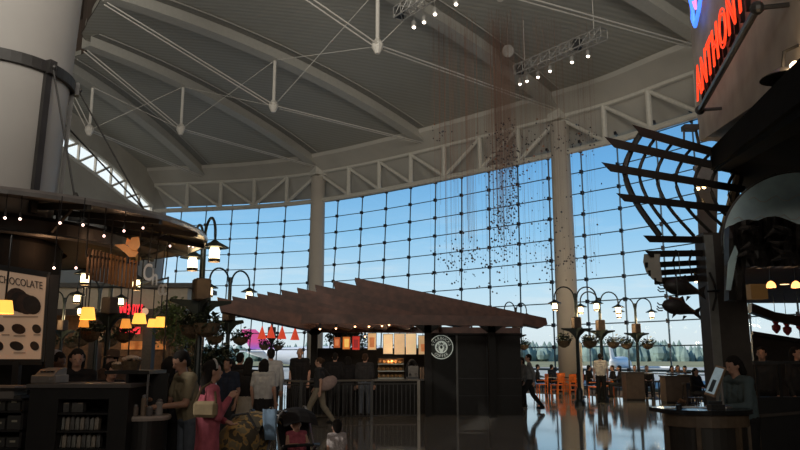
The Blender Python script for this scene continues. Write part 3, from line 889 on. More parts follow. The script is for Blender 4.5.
b = MB(); b.tube([cpt(ring_at(88 + k * 3.5, 2.66), 2.64, 3.02) for k in range(16)], .018, 5)
for k in (0, 7, 15): b.tube([cpt(ring_at(88 + k * 3.5, 2.66), 2.64, 3.02), cpt(ring_at(88 + k * 3.5, 2.66), 2.64, 3.62)], .012, 5)
b.build('fin_rail', m_ring, fins)
a = ring_at(127, 2.72); o = cpt(a, 2.75, 3.16)
tx = Vector((.95, .31, 0)); nx = Vector((.31, -.95, 0))
bird = thing('bird_emblem', 'orange cut metal bird with raised wing on top of the copper fins', 'sculpture', o)
def flat(pts, th=.03, k=.8): return [o + tx * (x * k) + Vector((0, 0, z * k)) for x, z in pts], nx * th
q, v = flat([(-.24, .10), (-.08, .12), (.02, .06), (.12, .04), (.17, -.02), (.12, -.10), (.02, -.11), (-.06, -.03)]); MB().prism(q, v).build('body', m_orange, bird)
q, v = flat([(-.02, .10), (.04, .24), (.16, .26), (.19, .12), (.14, .00), (.06, .02)]); MB().prism([p + nx * .03 for p in q], v).build('wing', m_orange, bird)
q, v = flat([(-.06, .12), (-.04, .24), (.02, .20), (.00, .11)]); MB().prism([p - nx * .02 for p in q], v).build('crest', m_orange, bird)
MB().tube([o + Vector((0, 0, -.18)), o + Vector((0, 0, -.05))], .02, 6).build('stem', m_ring, bird)
# cut-out letters hung from the ring
sg_ = thing('letter_sign', 'silver cut-out lettering hung on the right end of the chocolate canopy', 'sign', cpt(ring_at(158, 2.7), 2.7, 2.85))
for ch, x_, z_, sz in (('C', 149, 2.80, .36), ('h', 156, 2.76, .36), ('o', 162.5, 2.72, .40), ('c', 168.5, 2.68, .40)):
    a = ring_at(x_, 2.72); o = cpt(a, 2.72, z_)
    tx = Vector((.92, .39, 0)); nx = Vector((.39, -.92, 0))
    text_mesh('letter', ch, sz, basis(tx, (0, 0, 1), nx, o), mat('letter_silver', (.62, .60, .58), .4, .2, var=.05), sg_, extrude=.02, align='CENTER', bold=.004, smx=.55)
    MB().tube([o + Vector((0, 0, .26)), cpt(a, 2.75, 3.6)], .010, 5).build('letter_hook', m_ring, sg_)
m_pinkb = mat('bulb_pinkwhite', (1, .8, .75), .4, emit=(1, .66, .56), es=4, var=0)
for i, (x_, y_, Y_) in enumerate(((143, 228, 9.9), (124, 231, 9.5), (104, 236, 9.2), (76, 268, 9.3), (54, 268, 8.8), (189, 246, 12.2), (193, 247, 12.6), (170, 246, 11.0), (83, 225, 8.7), (5, 218, 8.4), (20, 219, 8.5), (60, 223, 8.6))):
    p = at(x_, y_, Y_)
    o = thing('canopy_bulb', 'small bare glowing bulb under the round canopy of the chocolate stand', 'light bulb', p, 0, 'bulbs under the canopy')
    MB().sphere(p, .017, 8).build('bulb', m_pinkb, o)
    MB().tube([p + Vector((0, 0, .015)), p + Vector((0, 0, .07))], .014, 6).build('socket', m_ring, o)
    if p.z < 3.5: MB().tube([p + Vector((0, 0, .06)), Vector((p.x, p.y, 3.60))], .006, 5).build('flex', m_black, o)
lamp('canopy_bulb_and_fill', at(45, 250, 9.6), 3, (1, .55, .28), .05)
lamp('canopy_bulb_and_fill', at(120, 238, 10.2), 2.5, (1, .58, .32), .05)
lamp('canopy_bulb_and_fill', at(150, 262, 8.4), 3, (1, .72, .5), .05)  # added fill to brighten the hung letters, no bulb here

# ------------------------------------------------------------------ poster on its stand
def plane_pt(o, tx, tz, u, v): return o + tx * u + tz * v
Yp = 9.1
pa, pb = at(-8, 266, Yp), at(49, 275, Yp)
pc_ = at(43, 362, Yp - .1); pd = at(-8, 362, Yp - .1)
pst = thing('poster_board', 'large lit poster reading CHOCOLATE with pictures of chocolates', 'poster', (pc_ + pd) / 2)
m_paper = mat('poster_cream', (.42, .31, .22), .6, emit=(.5, .33, .22), es=.24, var=.12, vs=2)
m_choc = mat('print_chocolate', (.015, .010, .010), .6, var=.4, vs=20)
m_choc2 = mat('print_cocoa', (.035, .018, .014), .6, var=.4, vs=20)
tx = (pb - pa).normalized(); tz = (pa - pd).normalized(); nn = tx.cross(tz).normalized()
if nn.y > 0: nn = -nn
MB().prism([pa, pb, pc_, pd], -nn * .05).build('panel', m_paper, pst)
b = MB()
for p, q in ((pa, pb), (pb, pc_), (pc_, pd)): b.bar(p, q, .05, .07)
b.bar(pb + tx * .06, pc_ + tx * .06 - tz * .1, .1, .12); b.build('frame', m_black, pst)
def pp(x, y):
    k = (x - 20) / 50; return at(x, y, Yp - .03 - max(0, (y - 270) / 92) * .1) + nn * .012
def blob(nm, x, y, rx, ry, m):
    M_ = basis(tx, tz, nn, pp(x, y)); s_ = Yp / F
    MB().lathe([(rx * s_, 0), (rx * s_ * .9, .012)], (0, 0, 0), 18, sy=ry / rx, M=M_.to_3x3().to_4x4()).build(nm, m, pst, local=True).location = pp(x, y) - worldloc(pst)
for x, y, rx, ry, m in ((18, 300, 12, 12, m_choc2), (21, 302, 10.5, 11, m_choc), (26, 304, 10, 10.5, m_choc2), (32, 305, 9.5, 9.5, m_choc)): blob('printed_bonbon', x, y, rx, ry, m)
for x, y, rx, ry, m in ((0, 328, 5, 4, m_choc), (19, 329, 7, 5, m_choc2), (37, 329, 4.5, 4.5, m_choc), (0, 346, 4, 4.5, m_choc), (17, 346, 7, 4.5, m_choc), (35, 346, 4.5, 4.5, m_choc)): blob('printed_chocolate', x, y, rx, ry, m)
M_ = basis(tx, tz, nn, pp(-1, 282.5))
text_mesh('poster_title', 'CHOCOLATE', .135, M_, mat('print_grey', (.03, .025, .025), .6), pst, extrude=.004, smx=.70)
for x, y, w_ in ((3, 317, 36), (2, 335, 8), (14, 336, 12), (34, 335, 7), (14, 353, 12)):
    c = pp(x + w_ / 2, y); MB().box(c, (w_ * Yp / F * .95, .006, .012)).build('caption_line', mat('print_grey2', (.20, .15, .12), .6), pst)
MB().bar((pc_ + pd) / 2, Vector(((pc_ + pd).x / 2, Yp - .05, .0)), .08, .08).build('stand_pole', m_black, pst)
MB().box(Vector(((pc_ + pd).x / 2, Yp - .05, .02)), (.7, .5, .04)).build('stand_base', m_black, pst)
lamp('poster_light', at(47, 268, 8.8), .8, (1, .55, .3), .03)

# ------------------------------------------------------------------ counters of the chocolate stand
m_cab = mat('cabinet_black', (.010, .009, .009), .5, var=.2)
m_cabg = mat('counter_grey', (.10, .09, .085), .4)
Yk = 8.0
kd = thing('display_counter', 'black counter of the chocolate stand with packets in its open shelves', 'counter', (px(75, Yk), 8.3, 0))
zt = at(70, 384, Yk).z
x0, x1 = px(33, Yk), px(131, Yk)
sx0, sx1 = px(62, Yk), px(112, Yk)
MB().bbox((x0, Yk, 0), (sx0, Yk + .7, zt - .04)).build('side_panel', m_cab, kd)
MB().bbox((sx1, Yk, 0), (x1, Yk + .7, zt - .04)).build('side_panel', m_cab, kd)
MB().bbox((sx0, Yk + .5, 0), (sx1, Yk + .7, zt - .04)).build('back_panel', m_cab, kd)
MB().bbox((sx0, Yk, zt - .16), (sx1, Yk + .5, zt - .04)).build('header', m_cab, kd)
MB().bbox((x0 - .03, Yk - .03, zt - .04), (x1 + .03, Yk + .73, zt)).build('worktop', m_cabg, kd)
shz = [at(80, y, Yk).z for y in (413, 431, 449, 467)]
for z in shz: MB().bbox((sx0, Yk + .02, z - .02), (sx1, Yk + .5, z)).build('shelf', m_cab, kd)
m_pk = [mat('packet_%s' % n, c, .5, var=.3, vs=30) for n, c in (('silver', (.16, .155, .14)), ('cream', (.24, .20, .16)), ('grey', (.09, .085, .08)))]
rn = random.Random(11)
for si, (z, n, xa) in enumerate(((shz[1], 8, 67), (shz[2], 9, 65), (shz[3], 9, 64))):
    for k in range(n):
        x = xa + k * 4.8; h = .15 * rn.uniform(.85, 1.05)
        c = Vector((px(x, Yk + .1), Yk + .12, z))
        MB_ = MB()
        MB_.prism([c + Vector((-.02, 0, .002)), c + Vector((.02, 0, .002)), c + Vector((.022, .01, h * .8)), c + Vector((.008, .02, h)), c + Vector((-.008, .02, h)), c + Vector((-.022, .01, h * .8))], (0, .07, 0))
        tag(MB_.build('snack_packet', m_pk[k % 3]), 'small pale packet standing in a row in the black counter shelves', 'packet', 'packets in the counter shelves')
for k, (x, z, m) in enumerate(((70, shz[0], m_pk[1]), (78.5, shz[0], m_pk[2]), (84, shz[0], m_pk[1]))):
    c = Vector((px(x, Yk + .1), Yk + .12, z + .001))
    o_ = thing('gift_box', ('small pale box at the left of the top shelf of the black counter', 'grey box in the middle of the top shelf of the black counter', 'small pale box at the right of the top shelf of the black counter')[k], 'box', c)
    MB().bbox(c + Vector((-.038, 0, 0)), c + Vector((.024, .08, .10))).build('carton', m_pk[2], o_)
    MB().bbox(c + Vector((-.036, -.004, .085)), c + Vector((.022, .0, .10))).build('lid_band', m, o_)
# cash registers and boxes on it
m_reg = mat('register_grey', (.16, .14, .125), .5)
def register(x0, x1, y0, y1, Y, label):
    a, c = at(x0, y1, Y), at(x1, y0, Y)
    t = thing('cash_register', label, 'cash register', ((a.x + c.x) / 2, Y + .15, zt))
    MB().bbox((a.x, Y, zt + .001), (c.x, Y + .34, zt + .09)).build('drawer', m_reg, t, bevel=.01)
    w_ = c.x - a.x
    MB().prism([(a.x + .03, Y + .03, zt + .09), (a.x + .03, Y + .33, zt + .09), (a.x + .03, Y + .33, zt + .17), (a.x + .03, Y + .14, zt + .15)], (w_ - .06, 0, 0)).build('housing', m_reg, t)
    for i in range(4): MB().box(Vector((a.x + .08 + .04 * i, Y + .09, zt + .128)), (.026, .05, .012)).build('key', m_black, t)
    MB().box(Vector((c.x - .05, Y - .004, zt + .05)), (.035, .008, .03)).build('lock_plate', m_alu, t)
register(30, 56, 370, 384, 8.15, 'grey cash register on the black chocolate counter')
b_ = thing('side_cabinet', 'low dark cabinet with boxed goods at the far left of the chocolate stand', 'cabinet', (px(10, 8.3), 8.5, 0))
xa, xb = px(-14, 8.3), px(29, 8.3)
MB().bbox((xa, 8.3, 0), (xb, 8.9, .06)).build('plinth', m_cab, b_)
MB().bbox((xa, 8.86, 0), (xb, 8.9, 1.2)).build('back_panel', m_cab, b_)
for x in (xa, xb - .03): MB().bbox((x, 8.3, 0), (x + .03, 8.9, 1.2)).build('side_panel', m_cab, b_)
szs = [at(10, y, 8.3).z for y in (388, 411, 430, 448)]
for z in szs + [1.2]: MB().bbox((xa, 8.3, z - .02), (xb, 8.9, z)).build('shelf', m_cab, b_)
labs = {0: 'box', 1: 'box'}
for i, (x, w_, z, h) in enumerate(((2, 14, szs[1], 12), (18, 12, szs[1], 14), (5, 11, szs[2], 10), (20, 14, szs[2], 13), (6, 12, szs[3], 9), (20, 12, szs[3], 9))):
    s_ = 8.35 / F; c = Vector((px(x, 8.35), 8.36, z + .001))
    tb = thing('storage_box', 'dark carton with a small pale tag inside the far left cabinet', 'box', c, 0, 'cartons in the far left cabinet')
    MB().bbox(c + Vector((-w_ * s_ / 2, 0, 0)), c + Vector((w_ * s_ / 2, .3, h * s_))).build('carton', mat('carton_dark', (.045, .042, .038), .7), tb)
    MB().box(c + Vector((0, -.003, h * s_ * .6)), (.06, .006, .022)).build('tag', mat('tag_cream', (.35, .32, .24), .6), tb)
cx = Vector((px(3, 8.35), 8.45, 1.201))
tb = thing('cash_box', 'beige lidded box on top of the far left cabinet', 'box', cx)
MB().bbox(cx + Vector((-.16, -.1, 0)), cx + Vector((.16, .2, .10))).build('body', m_reg, tb)
MB().bbox(cx + Vector((-.17, -.11, .10)), cx + Vector((.17, .21, .14))).build('lid', mat('lid_beige', (.24, .19, .16), .5), tb)

# round end of the counter: black drum, pale ledge, glass case and black top
Yd = 8.1
dc = Vector((px(150, Yd + .3), Yd + .3, 0))
dr_ = thing('drum_counter', 'round black end of the chocolate counter with pale ledge and raised black top', 'counter', dc)
zl = at(148, 417, Yd).z
MB().lathe([(.26, 0), (.26, .08), (.235, .1), (.235, zl - .05)], dc, 32).build('drum', mat('drum_black', (.020, .019, .019), .35), dr_, smooth=False)
MB().lathe([(.265, zl - .05), (.275, zl - .02), (.265, zl)], dc, 32).build('ledge', mat('ledge_pale', (.34, .29, .26), .4), dr_)
zt2 = at(130, 374, Yd + .2).z
MB().box(dc + Vector((-.02, .22, (zl + zt2) / 2)), (.36, .04, zt2 - zl)).build('case_back', m_cab, dr_)
MB().box(dc + Vector((-.20, .05, (zl + zt2) / 2)), (.03, .34, zt2 - zl)).build('case_side', m_cab, dr_)
MB().box(dc + Vector((-.20, .16, zt2 + .02)), (.50, .62, .04)).build('case_top', m_cab, dr_)
MB().box(dc + Vector((.03, -.10, (zl + zt2) / 2)), (.02, .02, zt2 - zl)).build('case_post', m_alu, dr_)
for k, (dx, dy, r_, h, c) in enumerate(((-.13, -.14, .028, .16, (.22, .22, .24)), (-.06, -.19, .032, .12, (.16, .13, .11)), (.01, -.14, .03, .22, (.20, .15, .11)), (.09, -.17, .036, .10, (.12, .11, .11)), (.17, -.09, .042, .17, (.26, .24, .23)))):
    p = dc + Vector((dx, dy, zl + .001))
    jr = thing('jar', ('clear jar at the left end of the pale round ledge', 'squat brown jar on the pale round ledge', 'tall brown jar in the middle of the pale round ledge', 'low grey jar on the pale round ledge', 'pale jar at the right end of the round ledge')[k], 'jar', p)
    MB().lathe([(r_ * .9, 0), (r_, .02), (r_, h * .8), (r_ * .7, h * .88)], p, 14).build('body', mat('jar%d' % k, c, .25), jr)
    MB().lathe([(r_ * .8, h * .88), (r_ * .8, h), (.008, h + .01)], p, 14).build('lid', m_alu, jr)
def basket(x, y, w_, Y, label):
    c = at(x, y, Y); s_ = Y / F; r_ = w_ * s_ / 2
    p = Vector((c.x, Y, zt2 + .041))
    t = thing('basket', label, 'basket', p)
    MB().lathe([(r_ * .75, 0), (r_ * .95, r_ * .8), (r_ * .98, r_ * .85), (r_ * .9, r_ * .85)], p, 20).build('bowl', m_wick, t)
    b = MB(); rn = random.Random(int(x))
    for k in range(26):
        a = rn.uniform(0, 6.28); q = r_ * .72 * math.sqrt(rn.random())
        b.sphere(p + Vector((q * math.cos(a), q * math.sin(a), r_ * .8 + (1 - (q / r_) ** 2) * r_ * .45)), (r_ * .3, r_ * .3, r_ * .2), 6)
    o_ = b.build('wrapped_sweets', mat('sweets_cream', (.42, .32, .24), .4, var=.4, vs=40), t); o_['kind'] = 'stuff'
basket(131, 366, 20, 8.55, 'larger wicker basket heaped with pale sweets on the black counter top')
basket(117, 368, 11, 8.75, 'smaller basket of pale sweets behind the larger one on the counter top')

# ------------------------------------------------------------------ burger counter at the back left
Yw = 34.5
sh = thing('food_counter_building', 'beige fascia and dark shopfront of the burger counter behind the chocolate stand', 'shop', (px(110, Yw), Yw, 0))
m_fas = mat('fascia_beige', (.36, .32, .26), .7, var=.06)
fxa, fxb = px(-60, Yw), px(184, Yw)
zf1, zf0 = at(150, 288, Yw).z, at(150, 309, Yw).z
MB().bbox((fxa, Yw, zf0), (fxb, Yw + 4, zf1)).build('fascia', m_fas, sh)
MB().bbox((fxa, Yw - .3, zf1), (fxb + .35, Yw + 4.2, zf1 + .22)).build('cornice', mat('cornice_dark', (.06, .06, .06), .6), sh)
MB().bbox((fxa, Yw + 3.2, 0), (fxb, Yw + 3.4, zf0)).build('back_wall', mat('shop_back', (.10, .06, .035), .7, var=.3), sh)
for x in (96, 150, 183, 40, -10): MB().box(Vector((px(x, Yw) - .2, Yw + .3, zf0 / 2)), (.45, .5, zf0)).build('pier', m_dark, sh)
MB().bbox((fxa, Yw - .1, zf0 - .3), (fxb, Yw, zf0)).build('lintel', m_dark, sh)
MB().bbox((fxa, Yw - .2, 0), (px(150, Yw), Yw + .4, 1.1)).build('serving_counter', m_dark, sh)
for x in (105, 120, 135): MB().box(Vector((px(x, Yw) , Yw + 3.1, 2.3)), (.9, .06, .42)).build('menu_panel', mat('menu_orange', (.5, .22, .06), .6, emit=(.6, .22, .06), es=.22, var=.4, vs=3), sh)
lamp('counter_light', Vector((px(112, Yw), Yw + 1.8, 2.9)), 30, (1, .6, .3), .1)
lamp('counter_light', Vector((px(60, Yw), Yw + 1.8, 2.9)), 30, (1, .6, .3), .1)
m_redn = mat('sign_red', (.8, .03, .03), .4, emit=(1, .03, .05), es=1.0, var=0)
ws = thing('shop_sign', "red glowing sign reading WENDY'S under the beige fascia", 'sign', at(131, 316, Yw - .3))
p = at(118.5, 315.5, Yw - .32)
text_mesh('lettering', "W", .88, basis((1, 0, 0), (0, 0, 1), (0, -1, 0), p), m_redn, ws, extrude=.03, bold=.02, smx=.42)
text_mesh('lettering', "ENDY'S", .66, basis((1, 0, 0), (0, 0, 1), (0, -1, 0), p + Vector((.33, 0, .06))), m_redn, ws, extrude=.03, bold=.012, smx=.34, spacing=1.1)
MB().box(at(131, 312.5, Yw - .2), (1.25, .05, .62)).build('backing', m_black, ws)
MB().lathe([(.17, 0), (.17, .04)], (0, 0, 0), 18, M=basis((1, 0, 0), (0, 0, 1), (0, -1, 0), (0, 0, 0))).build('round_badge', mat('badge_cream', (.7, .5, .35), .5, emit=(.7, .4, .25), es=.5), ws, local=True).location = at(145, 311.5, Yw - .3) - worldloc(ws)
s2 = thing('shop_sign', 'smaller red glowing sign hanging low under the burger sign', 'sign', at(130, 333, Yw - .3))
MB().box(at(130, 330.5, Yw - .28), (.95, .05, .32)).build('face', m_redn, s2)
for x in (-.35, .35): MB().tube([at(130, 330, Yw - .28) + Vector((x, 0, .1)), at(130, 330, Yw - .28) + Vector((x, 0, 1.1))], .015, 5).build('hanger', m_black, s2)

# orange pendant shades of the left stands
m_shade = mat('shade_orange', (.9, .5, .12), .6, emit=(1, .46, .07), es=1.5, var=.1, vs=3)
m_shaded = mat('shade_amber', (.7, .3, .06), .6, emit=(1, .35, .05), es=.8, var=.1, vs=3)
for i, (x_, y_, w_, h_, Y_, m, lb) in enumerate(((5, 307, 17, 13, 8.2, m_shade, 'orange lampshade in front of the chocolate poster'),
        (88, 313.5, 15, 12, 12.8, m_shade, 'bright orange lampshade right of the chocolate poster, above a dimmer one'),
        (84, 323, 10, 8, 17, m_shaded, 'dim amber lampshade just below a bright one beside the chocolate poster'),
        (139.5, 318.5, 14, 10, 14, m_shade, 'orange lampshade directly under the round badge of the burger sign'),
        (126, 323.5, 11, 9, 17, m_shaded, 'dim amber lampshade left of the small red hanging sign'),
        (152.5, 323, 10, 8, 17.5, m_shade, 'orange lampshade partly behind the rightmost one near the ficus'),
        (160.5, 322, 12, 10, 15, m_shade, 'rightmost orange lampshade, next to the ficus tree'))):
    c = at(x_, y_, Y_); s_ = Y_ / F
    t = thing('pendant_lamp', lb, 'pendant lamp', c - Vector((0, 0, h_ * s_ / 2)))
    MB().lathe([(w_ * s_ / 2, -h_ * s_ / 2), (w_ * s_ * .36, h_ * s_ / 2)], c, 20, caps=False).build('lamp_shade', m, t, smooth=True)
    MB().sphere(c, .03, 8).build('bulb', m_warm, t)
    MB().tube([c + Vector((0, 0, 0)), Vector((c.x, c.y, (3.05 if Y_ < 9 else 3.55 if Y_ < 14.5 else 3.3)))], .012, 5).build('cord', m_black, t)
    if Y_ < 13: lamp('shade_light', c - Vector((0, 0, .1)), 2.5, (1, .5, .15), .05)
# bar the pendants hang from
gr = thing('pendant_rack', 'dark overhead bar frame that carries the amber lampshades behind the chocolate stand', 'frame', (px(120, 16), 16, 3.3))
for p, q in (((px(78, 17), 17), (px(128, 17), 17)), ((px(128, 17), 17), (px(163, 15), 15)), ((px(128, 17), 17), (px(154, 17.5), 17.5))):
    MB().bar((*p, 3.3), (*q, 3.3), .03, .03).build('bar', m_black, gr)
for x, Y in ((78, 17), (128, 17), (163.5, 14.95)): MB().tube([(px(x, Y), Y, 0), (px(x, Y), Y, 3.32)], .018, 6).build('post', m_black, gr)

# ficus trees
m_trunk = mat('trunk_tan', (.20, .13, .07), .8, var=.3)
def ficus(x, Y, h, spread, n, label, seed):
    p = Vector((px(x, Y), Y, 0)); rn = random.Random(seed)
    t = thing('potted_tree', label, 'tree', p)
    MB().lathe([(.26, 0), (.36, .5), (.38, .55), (.3, .55)], p, 16).build('pot', m_planter, t)
    b = MB()
    for k in range(5):
        a = k * 1.26 + rn.random(); q = Vector((math.cos(a), math.sin(a), 0))
        b.tube([p + q * .08 + Vector((0, 0, .5)), p + q * .2 * spread + Vector((0, 0, h * .45)), p + q * .55 * spread + Vector((0, 0, h * .8))], [.035, .028, .012], 6)
    b.build('trunk', m_trunk, t)
    b = MB()
    for k in range(9):
        a = k * 2.4; r_ = spread * .55 * math.sqrt((k + .5) / 9)
        leaves(b, p + Vector((r_ * math.cos(a), r_ * math.sin(a), h * (.62 + .3 * rn.random()))), spread * .45, h * .14, n, .15, seed * 10 + k)
    b.build('foliage', m_leaf if seed % 2 else m_leafd, t)
ficus(171, 24, 3.7, .85, 130, 'leafy potted tree with tan stems beside the rightmost orange lampshade', 21)
ficus(192, 28, 3.6, .6, 90, 'dark leafy tree behind the nearest lamp post, right of the tan stemmed tree', 22)
ficus(212, 18.8, 2.0, .8, 110, 'low dark shrub around the foot of the nearest lamp post', 24)
ficus(345, 27, 3.1, .9, 200, 'leafy tree seen through the coffee kiosk behind the red posters', 26)
# ------------------------------------------------------------------ restaurant on the right: sign wall, beam, column
m_conc = mat('sign_wall_concrete', (.38, .33, .28), .75, var=.22, vs=1.4, bump=.05)
wd = Vector((-.2305, -.973, 0)).normalized()          # along the wall, towards the camera
wo = Vector((6.05, 14.0, 0))
wn_ = Vector((-wd.y, wd.x, 0))
if wn_.x > 0: wn_ = -wn_
def onsign(x, y, off=0.):
    o = Vector((0, 0, EYE)); d = at(x, y, 10.) - o; p0 = wo + wn_ * off
    return o + d * ((p0 - o).dot(wn_) / d.dot(wn_))
sw = thing('sign_wall', 'tall brown concrete wall carrying the red neon lettering', 'wall', wo)
pts = [wo + Vector((0, 0, 5.95)), wo + Vector((0, 0, 12)), wo + wd * 9.5 + Vector((0, 0, 12)), wo + wd * 9.5 + Vector((0, 0, 4.3))]
MB().prism(pts, -wn_ * .5).build('slab', m_conc, sw)
far = wo - wn_ * 3.2
# neon lettering
m_neon = mat('neon_red', (1, .1, .03), .4, emit=(1, .045, .012), es=1.25, var=0)
m_neon2 = mat('neon_core', (1, .3, .1), .4, emit=(1, .24, .07), es=4, var=0)
ns = thing('neon_sign', "big red neon lettering ANTHONY'S on the brown concrete wall", 'sign', onsign(715, 60, .12))
p0 = onsign(697.5, 101, .14)
MT = basis(wd, (0, 0, 1), wn_, p0)
k_ = 4.15 / 4.9
text_mesh('lettering', "ANTHONY'S", .90, MT, m_neon, ns, outline=.014, smx=.80, spacing=1.16)
text_mesh('letter_back', "ANTHONY'S", .90, basis(wd, (0, 0, 1), wn_, p0 - wn_ * .10), mat('letter_back', (.015, .010, .010), .6), ns, extrude=.03, smx=.80, spacing=1.16)
m_nb = mat('neon_blue', (.1, .3, 1), .4, emit=(.05, .20, 1), es=1.6, var=0)
m_np = mat('neon_pink', (1, .3, .6), .4, emit=(1, .25, .55), es=1, var=0)
nf = thing('neon_emblem', 'blue and pink neon fish shape above the red neon lettering', 'sign', onsign(702, 8, .14))
def ns_(pl): return [p0 + wd * a + Vector((0, 0, b_ + .12)) for a, b_ in pl]
MB().tube(ns_([(.15, 1.5), (.1, 1.9), (.3, 2.35), (.8, 2.7), (1.6, 2.85), (2.6, 2.6), (3.4, 2.9), (3.3, 1.8), (2.6, 2.1), (1.6, 1.75), (.8, 1.35), (.35, 1.25), (.15, 1.5)]), .038, 6).build('outline', m_nb, nf)
MB().tube(ns_([(.35, 1.75), (.55, 1.5), (.62, 1.9), (.85, 1.65), (.95, 2.1), (1.2, 1.9)]), .022, 6).build('gill_lines', m_np, nf)
MB().tube(ns_([(.25, 1.4), (.3, 1.7), (.42, 2.0)]), .03, 6).build('jaw', m_nb, nf)
lamp('neon_light', p0 + wn_ * .5 + wd * 1.5 + Vector((0, 0, .4)), 3, (1, .15, .05), .3)
lamp('neon_light', p0 + wn_ * .6 + wd * .4 + Vector((0, 0, 1.9)), 2, (.15, .3, 1), .2)
# pipe light under the letters
pl = thing('pipe_light', 'long brown tube light running below the red neon lettering', 'light', onsign(728, 60, .4))
a_, b_ = onsign(700, 110, .35), onsign(757, 8, .35)
MB().tube([a_, b_], .05, 8).build('tube', mat('pipe_bronze', (.10, .085, .07), .4, .5), pl)
for p in (a_, b_):
    MB().tube([p, p - wn_ * .35], .03, 6).sphere(p, .085, 10).build('bracket', m_ring, pl)
# gooseneck lamp at the picture's right
gl = thing('sign_lamp', 'gooseneck lamp with dark hood and bare bulb against the sign wall', 'lamp', at(793, 68, 7.6))
hp = at(783, 76, 7.7)
MB().lathe([(.03, .10), (.10, .06), (.24, -.02), (.245, -.03), (.05, 0)], hp, 20).build('hood', m_ring, gl)
bp_ = at(795, 66, 7.6)
MB().sphere(bp_, .055, 12).build('bulb', mat('bulb_warm', (1, .8, .55), .4, emit=(1, .72, .42), es=9, var=0), gl)
MB().tube([hp + Vector((0, 0, .08)), hp + Vector((.05, .02, .3)), hp + Vector((.3, .05, .42)), onsign(800, 40, -.05)], .02, 6).build('arm', m_ring, gl)
lamp('sign_lamp_light', bp_ + Vector((-.1, -.1, .05)), 3.5, (1, .7, .4), .06)
# heavy black beam and dark soffit
hb = thing('entrance_beam', 'heavy black diagonal beam below the sign wall', 'beam', at(718, 158, 13.0))
MB().bar(at(723, 159, 13.4), at(830, 74, 6.4), .45, .40).build('beam', mat('beam_black', (.005, .0045, .004), .9, spec=.05), hb)
MB().bar(at(721, 166, 13.4), at(830, 96, 6.5), .3, .2).build('lower_flange', MATS['beam_black'], hb)
so_ = thing('restaurant_soffit', 'dark sloping soffit over the restaurant entrance', 'ceiling panel', at(770, 150, 10.5))
MB().grid([[at(722, 160, 13.2), at(835, 78, 6.6)], [at(740, 190, 15.0), at(870, 175, 9.5)]], (0, 0, .12)).build('panel', MATS['beam_black'], so_)
MB().grid([[at(699, 104, 14.3), at(701, 136, 14.3)], [at(722, 104, 14.6), at(722, 140, 14.6)]], (.3, .3, 0)).build('end_return', m_conc, so_)
# small tin of lamps beside the wall end
tl = thing('flood_lamp', 'small dark floodlight box at the bottom corner of the sign wall', 'lamp', at(690, 128, 13.8))
MB().box(at(690, 128, 13.6), (.28, .2, .10)).build('housing', m_ring, tl)
MB().tube([at(684, 126, 13.6), at(684, 140, 13.6)], .02, 6).build('bracket', m_ring, tl)
MB().tube([at(695, 126, 13.6), at(700, 150, 13.9)], .03, 6).build('stem', m_ring, tl)

# main column, its pale strip and the wing of dark board
m_pil = mat('pillar_brown', (.050, .040, .033), .6, var=.15)
Yp_ = 13.2
pilr = thing('restaurant_pillar', 'broad dark brown square pillar with a pale strip at the restaurant entrance', 'pillar', (px(732, Yp_), Yp_ + .4, 0))
MB().bbox((px(713, Yp_), Yp_, 0), (px(752, Yp_), Yp_ + .42, 3.95)).build('shaft', m_pil, pilr)
MB().bbox((px(713, Yp_), Yp_ - .04, 0), (px(721.5, Yp_), Yp_, 3.9)).build('pale_strip', mat('strip_pale', (.20, .20, .185), .5), pilr)
c = Vector((px(715, Yp_), Yp_ - .06, at(715, 292, Yp_).z))
MB().tube([c + Vector((-.02, -.05, -.35)), c + Vector((.04, -.1, -.1)), c + Vector((.04, -.1, .1)), c + Vector((-.02, -.05, .35))], .022, 6).build('door_pull', m_black, pilr)
MB().tube([c + Vector((-.1, -.04, .0)), c + Vector((.14, -.04, .02))], .02, 6).build('pull_bracket', m_black, pilr)

# louvred trellis: boards carried by curved ribs
m_lv = mat('louvre_black', (.016, .013, .011), .55, var=.3, vs=5)
tr = thing('louvre_trellis', 'curved trellis of long pointed black boards and bent ribs left of the pillar', 'trellis', at(700, 200, 13.4))
BO = [((632, 124.5), (742, 156), 10), ((604, 136.5), (745, 168), 9.5), ((601, 162), (745, 186), 8.5), ((616, 193), (742, 207), 8), ((643, 235.5), (722, 237), 7), ((645, 251), (720, 250), 6.5)]
Ya, Yb = 12.6, 13.5
for (p, q, h) in BO:
    P, Q = at(*p, Ya), at(*q, Yb)
    hh = h * Ya / F
    d = (Q - P).normalized()
    b = MB(); up = Vector((0, 0, 1))
    b.prism([P, Q, Q - up * hh, P - up * hh + d * hh * 1.2], (.05, .10, .02))
    b.build('board', m_lv, tr)
def on_board(i, f):
    p, q, h = BO[i]
    P, Q = at(*p, Ya), at(*q, Yb); return P.lerp(Q, f) + Vector((.03, .08, -.1))
